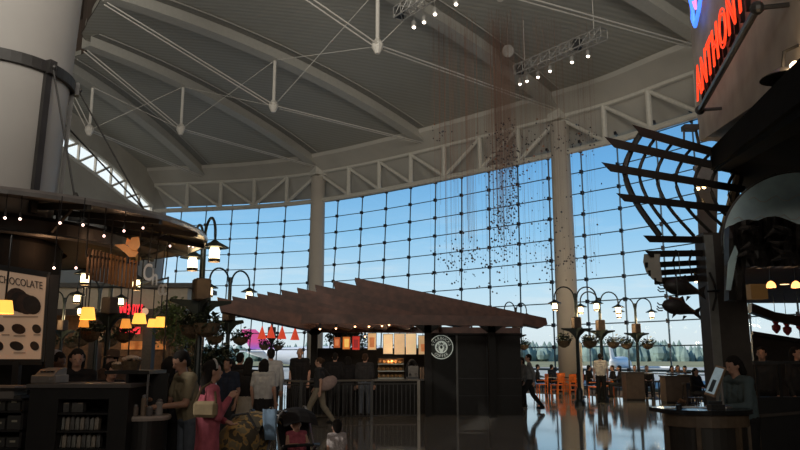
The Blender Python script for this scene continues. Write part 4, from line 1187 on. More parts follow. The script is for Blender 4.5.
for j, x in enumerate((626, 640, 657, 676, 695, 712, 730)):
    P = []
    for i in range(1, 4):
        p, q, h = BO[i]; f = (x + (0, 4 if 0 else 0, 0, 0)[0] + {1: 4, 2: -3, 3: 8}[i] - p[0]) / (q[0] - p[0]); P.append(on_board(i, max(.02, min(.98, f))))
    fa = (x + 14 - BO[0][0][0]) / (BO[0][1][0] - BO[0][0][0])
    top = on_board(0, max(.05, min(.98, fa)))
    end = at(x + 34 + j * 1.5, 236, Ya + (x - 604) / 141 * 1.5)
    C4 = [top] + P + [end]
    pts = []
    for k in range(len(C4) - 1):
        a0, a1, a2, a3 = C4[max(0, k - 1)], C4[k], C4[k + 1], C4[min(len(C4) - 1, k + 2)]
        for t_ in (0, .25, .5, .75):
            pts.append(.5 * ((2 * a1) + (-a0 + a2) * t_ + (2 * a0 - 5 * a1 + 4 * a2 - a3) * t_ ** 2 + (-a0 + 3 * a1 - 3 * a2 + a3) * t_ ** 3))
    pts.append(end)
    MB().tube(pts, .055 if j == 0 else .032, 6).build('bent_rib', m_lv, tr)
MB().tube([at(742, 120, 13.6), at(738, 180, 13.7), at(722, 240, 13.7), at(716, 300, 13.6)], .10, 8).build('spine', m_lv, tr)
# curved slatted basket below
bs = thing('slat_basket', 'curved half-barrel of dark slats with a cream end beside the pillar', 'screen', at(680, 270, 13.4))
q = [(644, 254), (643, 262), (646, 272), (652, 279), (660, 282)]
inner = [(660, 254), (659.5, 262), (661, 270), (662, 282)]
pl_ = [at(x, y, 12.7) for x, y in q] + [at(x, y, 12.7) for x, y in reversed(inner)]
MB().prism(pl_, (.03, .06, 0)).build('cream_end', mat('cream_board', (.32, .30, .26), .6), bs)
for (p, r_, h) in (((645, 262.5), (716, 259), 5), ((648, 270.5), (712, 267), 5), ((654, 278), (710, 274), 6)):
    P, Q = at(*p, 12.65), at(*r_, 14.0)
    MB().prism([P, Q, Q - Vector((0, 0, h * .018)), P - Vector((0, 0, h * .018))], (.06, .12, 0)).build('slat', m_lv, bs)
for x in (676, 692): MB().tube([at(x, 250, 13.2), at(x - 3, 262, 13.2), at(x, 276, 13.2)], .02, 6).build('bent_rib', m_lv, bs)
# carved salmon hung under the trellis
m_fish = mat('carved_dark', (.030, .026, .024), .5, var=.4, vs=8)
def salmon(x, y, L, Y, tilt_, label, band):
    c = at(x, y, Y); s_ = Y / F; l = L * s_
    t = thing('fish_sculpture', label, 'sculpture', c)
    dx = Vector((math.cos(tilt_), .25, -math.sin(tilt_))).normalized(); dz = Vector((math.sin(tilt_), 0, math.cos(tilt_)))
    def q(u, v): return c + dx * (u * l) + dz * (v * l)
    MB().tube([q(-.5, .0), q(-.42, .02), q(-.25, .03), q(0, .03), q(.22, .0), q(.36, -.02)], [.03 * l, .12 * l, .19 * l, .17 * l, .09 * l, .05 * l], 12).build('body', m_fish, t, smooth=True)
    th = Vector((.01, .03, 0))
    MB().prism([q(.34, .02), q(.54, .16), q(.50, .0), q(.56, -.16), q(.34, -.06)], th).build('tail_fin', m_fish, t)
    MB().prism([q(-.15, .2), q(.02, .32), q(.1, .18)], th).build('dorsal_fin', m_fish, t)
    for u in (-.2, .08): MB().prism([q(u, -.14), q(u - .02, -.26), q(u + .1, -.14)], th).build('belly_fin', m_fish, t)
    for k, v in enumerate((.02, -.06, -.12)): MB().tube([q(-.48, v), q(-.58, v - .02), q(-.64, v + .02)], .012, 5).build('whisker', m_fish, t)
    if band: MB().bar(q(-.34, .21), q(-.02, .215), .05, .05).build('copper_band', mat('copper_band', (.25, .10, .05), .4, .4), t)
    MB().tube([q(-.1, .2), q(-.1, .2) + Vector((0, 0, .5))], .01, 5).build('wire', m_black, t)
salmon(684, 289, 46, 13.0, .12, 'upper carved dark fish hanging below the slat basket', False)
salmon(681, 309, 42, 12.8, .16, 'lower carved dark fish with a copper band beside the pillar', True)
for k, (x, y, c_) in enumerate(((696, 281, 5.5), (704, 187, 5), (698, 188.5, 4), (703, 207, 4))):
    p = at(x, y, 13.9)
    t = thing('spot_lamp', 'small warm spot lamp glowing behind the trellis boards', 'lamp', p, 0, 'spot lamps behind the trellis')
    MB().sphere(p, .04 if k else .035, 8).build('bulb', mat('bulb_gold', (1, .75, .4), .4, emit=(1, .62, .25), es=8, var=0), t)
    MB().lathe([(.03, .16), (.06, .05), (.06, .02)], p, 8).build('can', m_ring, t)
lamp('trellis_light', at(703, 196, 13.6), 5, (1, .65, .3), .06)
# pale lit back panel behind the trellis
bpn = thing('back_panel', 'pale panel glimpsed through the trellis boards beside the pillar', 'panel', at(706, 200, 15))
MB().grid([[at(694, 160, 14.8), at(700, 262, 14.8)], [at(718, 160, 15.0), at(716, 262, 15.0)]], (.05, .1, 0)).build('panel', mat('panel_pale', (.30, .29, .30), .6), bpn)

# round mural panel with wave lines and a carved dark mass in front of it
m_mur = mat('mural_blue', (.58, .80, .92), .3, var=.3, vs=2)
mc = at(800, 243, 11.0); mr = 72 * 11 / F
mu_ = thing('round_mural', 'big round blue-grey panel with pale wave lines at the right edge', 'mural', mc)
tx = Vector((.96, -.28, 0)).normalized(); nn = Vector((-.28, -.96, 0)).normalized()
Mm = basis(tx, (0, 0, 1), nn, mc)
def mp_(a, r=1.): return mc + tx * (mr * r * math.cos(R(a))) + Vector((0, 0, mr * r * math.sin(R(a))))
MB().prism([mp_(a) for a in range(-6, 187, 6)], nn * .08).build('disc', m_mur, mu_)
MB().tube([mp_(a) + nn * .04 for a in range(-6, 187, 6)], .035, 8).build('rim', mat('rim_grey', (.10, .10, .10), .4, .3), mu_)
for z, w0, w1 in ((.62, -.62, .62), (.34, -.84, .84), (.12, -.93, .93)):
    n_ = int((w1 - w0) * 14)
    MB().tube([mc + tx * (mr * (w0 + (w1 - w0) * k / n_)) + Vector((0, 0, mr * (z + (.06 if k % 4 < 2 else -.02) * (1 if k % 2 else .5)))) + nn * .085 for k in range(n_ + 1)], .009, 5).build('wave_line', mat('wave_pale', (.6, .66, .66), .5), mu_)
cm = thing('carved_relief', 'dark carved driftwood-like mass across the lower half of the round mural', 'sculpture', at(775, 300, 10.8))
b = MB(); rn = random.Random(5)
ol = [(727, 300), (729, 262), (733, 240), (731, 226), (738, 222), (748, 219), (757, 221), (766, 217), (776, 216), (786, 219), (795, 223), (806, 226), (806, 300)]
rows = []
for k in range(7):
    f = k / 6; row = []
    for j in range(25):
        x = 729 + (830 - 729) * j / 24
        # top outline
        xs = [o[0] for o in ol[3:-1]] + [840]; ys = [o[1] for o in ol[3:-1]] + [230]
        y0 = ys[-1]
        for a in range(len(xs) - 1):
            if xs[a] <= x <= xs[a + 1]: y0 = ys[a] + (ys[a + 1] - ys[a]) * (x - xs[a]) / (xs[a + 1] - xs[a]); break
        if x < xs[0]: y0 = 226
        y = y0 + ((300 if x < 745 else 266) - y0) * f
        row.append(at(x, y, 10.7 + rn.uniform(-.16, .16)))
    rows.append(row)
b.grid(rows, (.05, .28, 0)); b.build('carving', m_fish, cm)
for k in range(9):
    x = rn.uniform(735, 800); y = rn.uniform(228, 258)
    b = MB(); b.tube([at(x - 9, y + rn.uniform(-4, 4), 10.5), at(x, y + rn.uniform(-5, 5), 10.42), at(x + 9, y + rn.uniform(-4, 4), 10.5)], [.01, .04, .01], 6); b.build('carved_branch', m_fish, cm)
MB().prism([at(728, 262, 10.6), at(735, 245, 10.6), at(738, 252, 10.6), at(731, 290, 10.6), at(726, 290, 10.6)], (.02, .05, 0)).build('glass_fin', m_mur, cm)

# restaurant interior ceiling, pendants and the window slot
m_int = mat('interior_ceiling', (.060, .045, .035), .7, var=.2)
ri = thing('restaurant_ceiling', 'brown interior ceiling of the restaurant behind the pillar', 'ceiling panel', (9.5, 16, 3.6))
MB().grid([[(px(752, 13.6), 13.6, 3.45), (px(752, 22), 22, 3.3)], [(14.5, 13.0, 3.45), (19.5, 22, 3.3)]], (0, 0, .15)).build('panel', m_int, ri)
MB().grid([[at(752, 303, 15), at(752, 312, 15)], [at(775, 312, 15.4), at(775, 320, 15.4)], [at(812, 318, 15.6), at(812, 327, 15.6)]], (.05, .3, 0)).build('fascia', m_dark, ri)
MB().box(at(756, 292, 15.6), (.36, .3, .32)).build('amber_box', mat('amber_box', (.12, .07, .03), .6, emit=(.5, .26, .08), es=.08), ri)
m_pend = mat('pendant_amber', (1, .5, .2), .4, emit=(1, .40, .12), es=3, var=0)
for k, (x, y, Y) in enumerate(((771, 285, 13.6), (796, 285, 13.4))):
    c = at(x, y, Y)
    t = thing('dome_pendant', ('glowing amber dome pendant lamp near the pillar in the restaurant', 'glowing amber dome pendant lamp at the right edge in the restaurant')[k], 'pendant lamp', c - Vector((0, 0, .06)))
    MB().lathe([(.085, -.05), (.08, .0), (.055, .05), (.02, .075)], c, 16).build('shade', m_pend, t, smooth=True)
    MB().tube([c + Vector((0, 0, .07)), Vector((c.x, c.y, 3.5))], .01, 5).build('cord', m_black, t)
    lamp('pendant_light', c - Vector((0, 0, .15)), 3, (1, .55, .25), .06)
for k, (x, y, Y) in enumerate(((762, 271.5, 14.2), (784, 278, 17.0))):
    c = at(x, y, Y); c.z = 3.44 if Y < 15 else 3.39
    t = thing('recessed_light', ('oval recessed ceiling light nearer to the pillar', 'oval recessed ceiling light farther inside the restaurant')[k], 'ceiling light', c)
    MB().lathe([(.11, .01), (.13, -.012), (.11, -.02)], c, 16).build('trim_ring', m_ring, t)
    MB().lathe([(.10, -.022), (.10, -.026)], c, 16).build('lens', mat('lens_warm', (1, .7, .45), .4, emit=(1, .6, .3), es=2.5, var=0), t)
m_redo = mat('ornament_red', (.30, .02, .03), .4, var=.2)
for k, (x, y) in enumerate(((776, 325), (787, 327), (800, 323))):
    c = at(x, y, 19)
    t = thing('hanging_ornament', ('red hanging ornament nearest the pillar in the window slot', 'red hanging ornament in the middle of the window slot', 'red hanging ornament at the right edge of the window slot')[k], 'ornament', c - Vector((0, 0, .2)))
    MB().lathe([(.02, -.22), (.10, -.12), (.11, -.02), (.05, .02), (.09, .10), (.04, .2)], c, 12).build('body', m_redo, t)
    MB().tube([c + Vector((0, 0, .2)), Vector((c.x, c.y, 3.42))], .008, 5).build('cord', m_black, t)
# low wall with rail
lw = thing('dining_partition', 'dark low partition with a thin rail in front of the restaurant tables', 'partition', (px(778, 12), 12.2, 0))
xa, xb = px(754, 12.2), px(830, 12.2)
MB().bbox((xa, 12.2, 0), (xb, 12.35, 1.02)).build('panel', m_black, lw)
MB().bar((xa, 12.25, at(770, 363, 12.2).z), (xb, 12.25, at(770, 362, 12.2).z), .06, .05).build('rail', mat('rail_grey', (.10, .10, .10), .3, .6), lw)
for x in (xa + .05, (xa + xb) / 2 - .2, xb - .3): MB().box(Vector((x, 12.27, 1.3)), (.04, .04, .6)).build('rail_post', m_black, lw)
MB().bar((xa, 12.17, .72), (xb, 12.17, .82), .04, .05).build('trim', mat('trim_brown_', (.06, .05, .045), .4), lw)
uw = thing('dining_back_wall', 'dark wall below the window slot at the far side of the restaurant', 'wall', (px(790, 20), 20, 0))
MB().prism([at(752, 334, 20), at(815, 344, 20), Vector((px(815, 20), 20, 0)), Vector((px(752, 20), 20, 0))], (.05, .2, 0)).build('panel', m_dark, uw)
MB().bar(at(752, 333, 19.95), at(815, 343, 19.95), .12, .1).build('capping', m_ring, uw)

# host stand with its papers and screen
Yh = 8.3
hc = Vector((px(716, Yh), Yh + .42, 0)); hw = 42 * Yh / F
zh = at(700, 411, Yh).z
hs = thing('host_stand', 'curved wooden host stand with black top at the restaurant entrance', 'desk', hc)
m_hw = mat('host_wood', (.095, .065, .042), .5, var=.25, vs=8)
m_hd = mat('host_dark', (.022, .018, .015), .5, var=.2)
def arc(r, a0, a1, z, n=18): return [hc + Vector((r * 1.0 * math.cos(R(a0 + (a1 - a0) * k / n)), r * .8 * math.sin(R(a0 + (a1 - a0) * k / n)), z)) for k in range(n + 1)]
def shell(r0, r1, z0, z1, name, m, a0=-180, a1=0):
    A = arc(r0, a0, a1, z0); B_ = arc(r0, a0, a1, z1); C_ = arc(r1, a0, a1, z1); D_ = arc(r1, a0, a1, z0)
    MB().grid([A, B_, C_, D_, A]).build(name, m, hs)
shell(hw, hw - .04, zh - .19, zh - .05, 'apron', m_hw)
shell(hw - .03, hw - .06, 0, zh - .19, 'front_panel', m_hd)
for a in (-176, -118, -62, -4):
    p = arc(hw - .01, a, a, 0, 1)[0]; MB().box(p + Vector((0, 0, (zh - .19) / 2)), (.05, .05, zh - .19), rz=R(a)).build('upright', m_hw, hs)
tp = arc(hw + .05, -180, 0, zh - .05) + [hc + Vector((hw + .05, .35, zh - .05)), hc + Vector((-hw - .05, .35, zh - .05))]
MB().prism(tp, (0, 0, .05)).build('top', mat('top_black', (.012, .012, .013), .25), hs)
m_pap = mat('paper_white', (.62, .64, .66), .7, var=.05)
for k, (x, y, w_, d_, a) in enumerate(((671, 408.5, .16, .13, .3), (690, 407.5, .2, .14, -.1), (706, 408, .13, .10, .4))):
    p = onz(x, y, zh + .002)
    tag(MB().box(p + Vector((0, 0, .004)), (w_, d_, .006), rz=a).build('paper', m_pap), ('white paper sheet at the left tip of the host stand', 'white paper sheet in the middle of the host stand', 'white paper sheet under the tilted screen on the host stand')[k], 'paper')
p = onz(679, 409.5, zh)
tag(MB().lathe([(.03, 0), (.035, .05), (.03, .055)], p, 12).build('candle_cup', m_black), 'small black cup between the white papers on the host stand', 'cup')
p = onz(716, 409, zh)
t = thing('telephone', 'black desk telephone on the right of the host stand', 'telephone', p)
MB().box(p + Vector((0, 0, .025)), (.16, .13, .05)).build('base', m_black, t)
MB().bar(p + Vector((-.08, .02, .07)), p + Vector((.08, .02, .07)), .04, .035).build('handset', m_black, t)
p = onz(681, 406.3, zh)
t = thing('flower_bowl', 'small bowl of dried brown flowers on the host stand', 'bowl', p)
MB().lathe([(.03, 0), (.06, .03), (.065, .04)], p, 12).build('bowl', m_planter, t)
b = MB()
for k in range(14):
    a = k * 2.4; b.sphere(p + Vector((.05 * math.cos(a) * (k % 3) / 2, .05 * math.sin(a) * (k % 3) / 2, .05 + .01 * (k % 4))), .016, 6)
b.build('dried_flowers', mat('dried_flower', (.20, .10, .05), .8, var=.4), t)
# tilted screen on a pole
Ys = 8.7
sc_ = thing('touch_screen', 'tall tilted screen leaning over the host stand, showing a pale blue picture', 'screen', Vector((px(721, Ys), Ys + .05, zh)))
q = [at(704, 394, Ys), at(714, 397, Ys - .1), at(725.5, 367.5, Ys - .05), at(716, 365, Ys + .05)]
nrm = (q[1] - q[0]).cross(q[3] - q[0]).normalized()
if nrm.y > 0: nrm = -nrm
MB().prism(q, -nrm * .03).build('housing', mat('screen_frame', (.30, .20, .13), .5), sc_)
ctr = sum(q, Vector()) / 4
MB().prism([ctr + (p - ctr) * .86 + nrm * .004 for p in q], nrm * .003).build('display', mat('display_blue', (.20, .26, .30), .4, emit=(.32, .42, .46), es=.35, var=.5, vs=9), sc_)
MB().prism([ctr + (p - ctr) * .4 + nrm * .008 + (q[0] - q[3]) * .18 for p in q], nrm * .003).build('picture', mat('display_dark', (.03, .05, .07), .4), sc_)
MB().tube([Vector((px(723, Ys), Ys + .1, zh)), Vector((px(723, Ys), Ys + .1, at(723, 367, Ys).z))], .018, 8).build('pole', m_alu, sc_)
MB().bar(Vector((px(723, Ys), Ys + .1, ctr.z)), ctr - nrm * .02, .03, .03).build('arm', m_alu, sc_)
MB().lathe([(.10, 0), (.10, .015), (.03, .03)], Vector((px(723, Ys), Ys + .1, zh + .001)), 16).build('foot', m_alu, sc_)
# ------------------------------------------------------------------ stage-light trusses under the vault
m_chrome = mat('truss_alu', (.34, .33, .31), .4, .5, var=.1)
m_spot = mat('spot_glow', (1, .9, .8), .4, emit=(1, .84, .68), es=9, var=0)
def light_truss(A, B, label, n, lamps, wd_=.42):
    t = thing('lighting_truss', label, 'lighting truss', (A + B) / 2)
    d = (B - A).normalized(); x, y, _ = frame_from(d)
    cs = [x * wd_ / 2 + y * wd_ / 2, x * -wd_ / 2 + y * wd_ / 2, x * -wd_ / 2 - y * wd_ / 2, x * wd_ / 2 - y * wd_ / 2]
    for c in cs: MB().tube([A + c, B + c], .03, 6).build('chord', m_chrome, t)
    b = MB(); 
    for k in range(n + 1):
        p = A.lerp(B, k / n)
        for i in range(4):
            b.tube([p + cs[i], p + cs[(i + 1) % 4]], .018, 5)
            if k < n: b.tube([p + cs[i], A.lerp(B, (k + 1) / n) + cs[(i + 1) % 4]], .016, 5)
    b.build('lacing', m_chrome, t)
    for f in (.04, .72): MB().box(A.lerp(B, f), (.34, .34, .34)).build('dimmer_box', m_black, t)
    for f in (.1, .9):
        p = A.lerp(B, f); MB().tube([p, Vector((p.x, p.y, 16.9))], .014, 5).build('suspension_rod', m_rod, t)
    for q in lamps:
        hd = MB().lathe([(.09, .22), (.10, .05), (.08, 0)], q, 10).build('spotlight', m_chrome, t)
        MB().sphere(q, .07, 8).build('lens', m_spot, hd)
        b = MB(); b.tube([q + Vector((0, 0, .2)), q + Vector((0, 0, .62))], .018, 5); b.build('yoke', m_chrome, hd)
    return t
light_truss(onz(517, 71, 14.5), onz(604, 33, 14.5), 'long box lighting truss with six lit spots beneath the vault by the sign wall', 9,
            [onz(x, y, 14.0) for x, y in ((520, 84), (527, 81), (538, 77), (550, 71), (572, 62), (588, 56))])
light_truss(onz(398, 14, 14.5), onz(444, -16, 14.5), 'lighting truss cut by the top edge of the picture above the bead mobile', 6,
            [onz(x, y, 14.0) for x, y in ((414, 27), (424, 22), (435, 14), (456, 4))])
c = onz(508, 51, 15.6)
t = thing('ceiling_speaker', 'round white speaker dish under the vault beside the long lighting truss', 'speaker', c)
nn = Vector((-.45, -.8, -.4)).normalized(); x, y, d = frame_from(nn)
o_ = MB().lathe([(.28, 0), (.30, .05), (.22, .16), (.08, .2)], (0, 0, 0), 20, M=basis(x, y, -d, (0, 0, 0))).build('dish', m_chrome, t, local=True)
MB().tube([c, Vector((c.x, c.y, 16.8))], .03, 6).build('stem', m_chrome, t)

# ------------------------------------------------------------------ hanging bead mobile
m_bead = [mat('bead_dark', (.03, .025, .03), .4, var=.2), mat('bead_copper', (.22, .09, .05), .4, .3, var=.3), mat('bead_slate', (.05, .07, .10), .3, var=.3)]
mob = thing('hanging_mobile', 'huge hanging mobile of small dark pieces on fine threads in front of the glass', 'mobile', onz(505, 45, 16.6) + Vector((0, 0, -2)))
rn = random.Random(42)
clus = [(500, 160, 7, 26, 150, 1), (512, 190, 5, 32, 210, 0), (501, 228, 6, 15, 160, 0), (470, 255, 20, 9, 120, 0), (560, 140, 22, 9, 90, 1), (545, 245, 20, 16, 90, 0), (512, 150, 14, 14, 70, 1), (575, 262, 14, 6, 40, 0), (455, 270, 12, 8, 30, 0), (500, 275, 40, 14, 40, 0), (560, 190, 24, 35, 50, 2), (440, 132, 7, 5, 20, 1)]
pieces = []
for cx_, cy_, sx_, sy_, n, mi in clus:
    for k in range(n):
        x = rn.gauss(cx_, sx_); y = rn.gauss(cy_, sy_)
        if not (430 < x < 604 and 118 < y < 296): continue
        Y = rn.uniform(28.5, 32.5)
        P = at(x, y, Y); dC = (Vector((8.8, 38.1)) - Vector((P.x, P.y))).length
        pieces.append((P, mi if rn.random() < .7 else rn.randrange(3), rn.uniform(.028, .056)))
def piece(b, P, s_):
    a = rn.uniform(0, 3.14); ca, sa = math.cos(a) * s_, math.sin(a) * s_
    q = [P + Vector((ca, sa, .1 * s_)), P + Vector((0, 0, s_ * 1.1)), P + Vector((-ca, -sa, -.1 * s_)), P + Vector((0, 0, -s_ * .8))]
    b.prism(q, (.008, .008, 0))
pieces.sort(key=lambda p: -p[2])
for P, mi, s_ in pieces[:100]:
    b = MB(); piece(b, P, s_); b.build('glass_piece', m_bead[mi], mob)
b = MB()
for P, mi, s_ in pieces[100:]: piece(b, P, s_)
o_ = b.build('small_glass_pieces', m_bead[0], mob); o_['kind'] = 'stuff'
b = MB()
def thread(P, r_):
    b.tube([P, Vector((P.x, P.y, 16.4))], r_, 3, caps=False)
for P, mi, s_ in pieces[::3]: thread(P, .003)
for k in range(34): thread(at(rn.choice([441, 444, 452, 462, 467, 470, 474, 480, 498]) + rn.gauss(0, 2), rn.uniform(130, 250), rn.uniform(29, 31.5)), .006)
o_ = b.build('threads', mat('thread_copper', (.26, .15, .11), .5, .2, var=.4, vs=.3), mob); o_['kind'] = 'stuff'

# ------------------------------------------------------------------ dining furniture by the window
m_or = mat('orange_wood', (.85, .20, .035), .35, var=.2, vs=7)
def make_chair(label, m, group):
    t = thing('dining_chair', label, 'chair', (0, 0, 0), 0, group)
    MB().box((0, 0, .44), (.46, .44, .05)).build('seat', m, t, bevel=.012)
    for sx in (-1, 1):
        MB().bar((sx * .2, .19, 0), (sx * .2, .19, .44), .045, .045).build('leg', m, t)
        MB().bar((sx * .2, -.2, 0), (sx * .2, -.24, .92), .045, .045).build('leg', m, t)
        MB().bar((sx * .2, -.22, .64), (sx * .2, .18, .62), .05, .03).build('arm', m, t)
    b = MB()
    b.box((0, -.235, .88), (.44, .03, .09)); b.box((0, -.222, .56), (.44, .03, .05))
    for k in range(5): b.bar((-.14 + .07 * k, -.222, .56), (-.14 + .07 * k, -.235, .86), .04, .018)
    b.build('backrest', m, t)
    for yy in (.19, -.21): MB().box((0, yy, .22), (.4, .02, .03)).build('stretcher', m, t)
    return t
ch0 = None
for i, (x, Y, rz, lb) in enumerate(((541, 34.6, 95, 'orange wooden chair hidden partly by the walking man'), (556, 34.0, 38, 'orange wooden chair with slatted back right of the walking man'), (568, 34.2, 34, 'orange wooden chair with slatted back left of the white column foot'),
        (575, 33.2, 42, 'orange wooden chair at the foot of the lamp post by the column'), (561, 36.2, 180, 'orange wooden chair facing the camera at the column table'), (592, 31.6, 75, 'orange wooden chair beside the man standing at the window tables'), (606, 32.6, -80, 'orange wooden chair just right of the standing man'))):
    loc = Vector((px(x, Y), Y, .014 if Y > 35.5 else .002))
    if ch0 is None:
        ch0 = make_chair(lb, m_or, 'orange chairs by the window'); ch0.location = loc; ch0.rotation_euler = (0, 0, R(rz))
    else: dup(ch0, loc, R(rz), lb)
def make_table(name, label, x, Y, r_, h, m):
    p = Vector((px(x, Y), Y, .002))
    t = thing(name, label, 'table', p)
    MB().lathe([(r_, h - .04), (r_ + .01, h - .02), (r_, h)], p, 24).build('tabletop', m, t)
    MB().lathe([(.24, 0), (.24, .02), (.04, .05), (.035, h - .04)], p, 14).build('pedestal', m_black, t)
    return t
m_tt = mat('tabletop_pale', (.42, .42, .42), .15, var=.05)
m_ttd = mat('tabletop_dark', (.08, .07, .06), .12, var=.1)
make_table('round_table', 'round pale table behind the walking man', 548, 35.4, .45, .76, m_tt)
make_table('round_table', 'round dark table at the foot of the white column', 572, 35.4, .45, .76, m_ttd)
make_table('round_table', 'round pale table beside the standing man in white', 600, 33.0, .45, .76, m_tt)
make_table('high_table', 'tall dark table right behind the brown planter box', 652, 30.5, .5, 1.06, m_tt)
make_table('high_table', 'tall dark table between the two brown planter boxes', 668, 29.5, .55, 1.06, m_ttd)
make_table('high_table', 'tall dark table closest to the restaurant pillar', 690, 27.5, .5, 1.06, m_ttd)
st0 = None
for i, (x, Y) in enumerate(((647, 29.6), (657, 29.4), (662, 30.6), (672, 28.4), (679, 29.2), (685, 26.8), (695, 26.6), (698, 25.4))):
    loc = Vector((px(x, Y), Y, .002))
    if st0 is None:
        st0 = thing('bar_stool', 'dark backless bar stool by the tall tables near the restaurant', 'stool', (0, 0, 0), 0, 'bar stools at the tall tables')
        MB().lathe([(.17, .70), (.19, .73), (.18, .76)], (0, 0, 0), 14).build('seat', m_dark, st0)
        for a in range(4):
            d = Vector((math.cos(a * 1.57 + .78), math.sin(a * 1.57 + .78), 0)); MB().tube([d * .22, d * .12 + Vector((0, 0, .71))], .018, 6).build('leg', m_black, st0)
        MB().tube([(.18 * math.cos(k * .524), .18 * math.sin(k * .524), .25) for k in range(12)], .011, 5, closed=True).build('footring', m_black, st0)
        st0.location = loc
    else: dup(st0, loc, i * .4)
m_box = mat('planter_wood', (.10, .072, .055), .45, var=.2, vs=5)
def planter_box(x0, x1, y1, Y, h, label):
    t = thing('divider_box', label, 'planter', (px((x0 + x1) / 2, Y), Y + .3, 0))
    a, c = px(x0, Y), px(x1, Y)
    MB().bbox((a, Y, .002), (c, Y + .6, .08)).build('plinth', m_black, t)
    MB().bbox((a, Y, .08), (c, Y + .6, h - .05)).build('body', m_box, t)
    MB().bbox((a - .03, Y - .03, h - .05), (c + .03, Y + .63, h)).build('top', m_ttd, t)
planter_box(625, 643, 400, 29.0, 1.12, 'brown panelled divider box left of the tall tables')
planter_box(664, 688, 404, 27.2, 1.02, 'wider brown divider box between the tall tables and host stand')
t = thing('barrier_post', 'slim cream post standing in front of the orange chairs', 'post', (px(581, 32), 32, 0))
MB().tube([(px(581, 32), 32, 0.01), (px(581, 32), 32, 2.3)], .055, 10).build('pole', mat('post_cream', (.55, .50, .42), .5), t)
MB().lathe([(.16, 0), (.16, .02), (.06, .05)], (px(581, 32), 32, .002), 14).build('foot', m_black, t)
# ------------------------------------------------------------------ people
SK = {'light': mat('skin_light', (.42, .24, .17), .55, var=.08), 'tan': mat('skin_tan', (.30, .16, .105), .55, var=.08), 'dark': mat('skin_brown', (.14, .075, .05), .55, var=.08)}
def cloth(n, c, **k): return mat('cloth_' + n, c, .85, var=k.get('var', .15), vs=k.get('vs', 12), spec=.2)
def remesh(b, name, m, root, vox, smooth=2):
    me = bpy.data.meshes.new(name)
    bmesh.ops.recalc_face_normals(b.bm, faces=b.bm.faces)
    b.bm.to_mesh(me); b.bm.free()
    o = bpy.data.objects.new(name, me); COL.objects.link(o)
    r = o.modifiers.new('r', 'REMESH'); r.mode = 'VOXEL'; r.voxel_size = vox; r.use_smooth_shade = True
    s = o.modifiers.new('s', 'SMOOTH'); s.iterations = smooth; s.factor = .5
    dg = bpy.context.evaluated_depsgraph_get()
    m2 = bpy.data.meshes.new_from_object(o.evaluated_get(dg))
    o.modifiers.clear(); o.data = m2; bpy.data.meshes.remove(me)
    m2.materials.clear(); m2.materials.append(m)
    for p in m2.polygons: p.use_smooth = True
    if root is not None: o.parent = root
    return o
STAND = dict(pelvis=(0, 0, .95), chest=(0, 0, 1.27), neck=(0, .0, 1.47), head=(0, .025, 1.60), shL=(-.185, 0, 1.405), shR=(.185, 0, 1.405), elL=(-.235, -.03, 1.12), elR=(.235, -.03, 1.12),
             wrL=(-.235, .06, .88), wrR=(.235, .06, .88), hipL=(-.09, 0, .92), hipR=(.09, 0, .92), knL=(-.10, .02, .50), knR=(.10, .02, .50), anL=(-.105, -.02, .085), anR=(.105, -.02, .085), ftL=(0, 0, 0), ftR=(0, 0, 0))
SIT = dict(STAND)
for k in ('pelvis', 'chest', 'neck', 'head', 'shL', 'shR', 'elL', 'elR', 'wrL', 'wrR', 'hipL', 'hipR'):
    v = STAND[k]; SIT[k] = (v[0], v[1], v[2] - .39)
SIT.update(knL=(-.12, .43, .52), knR=(.12, .43, .52), anL=(-.12, .40, .085), anR=(.12, .40, .085), elL=(-.25, .06, .76), elR=(.25, .06, .76), wrL=(-.14, .30, .72), wrR=(.14, .30, .72))
WALK = dict(anL=(-.09, .30, .085), knL=(-.095, .22, .50), anR=(.09, -.36, .15), knR=(.095, -.08, .50), wrL=(-.25, -.12, .90), elL=(-.23, -.13, 1.13), wrR=(.25, .22, .95), elR=(.235, .05, 1.12))
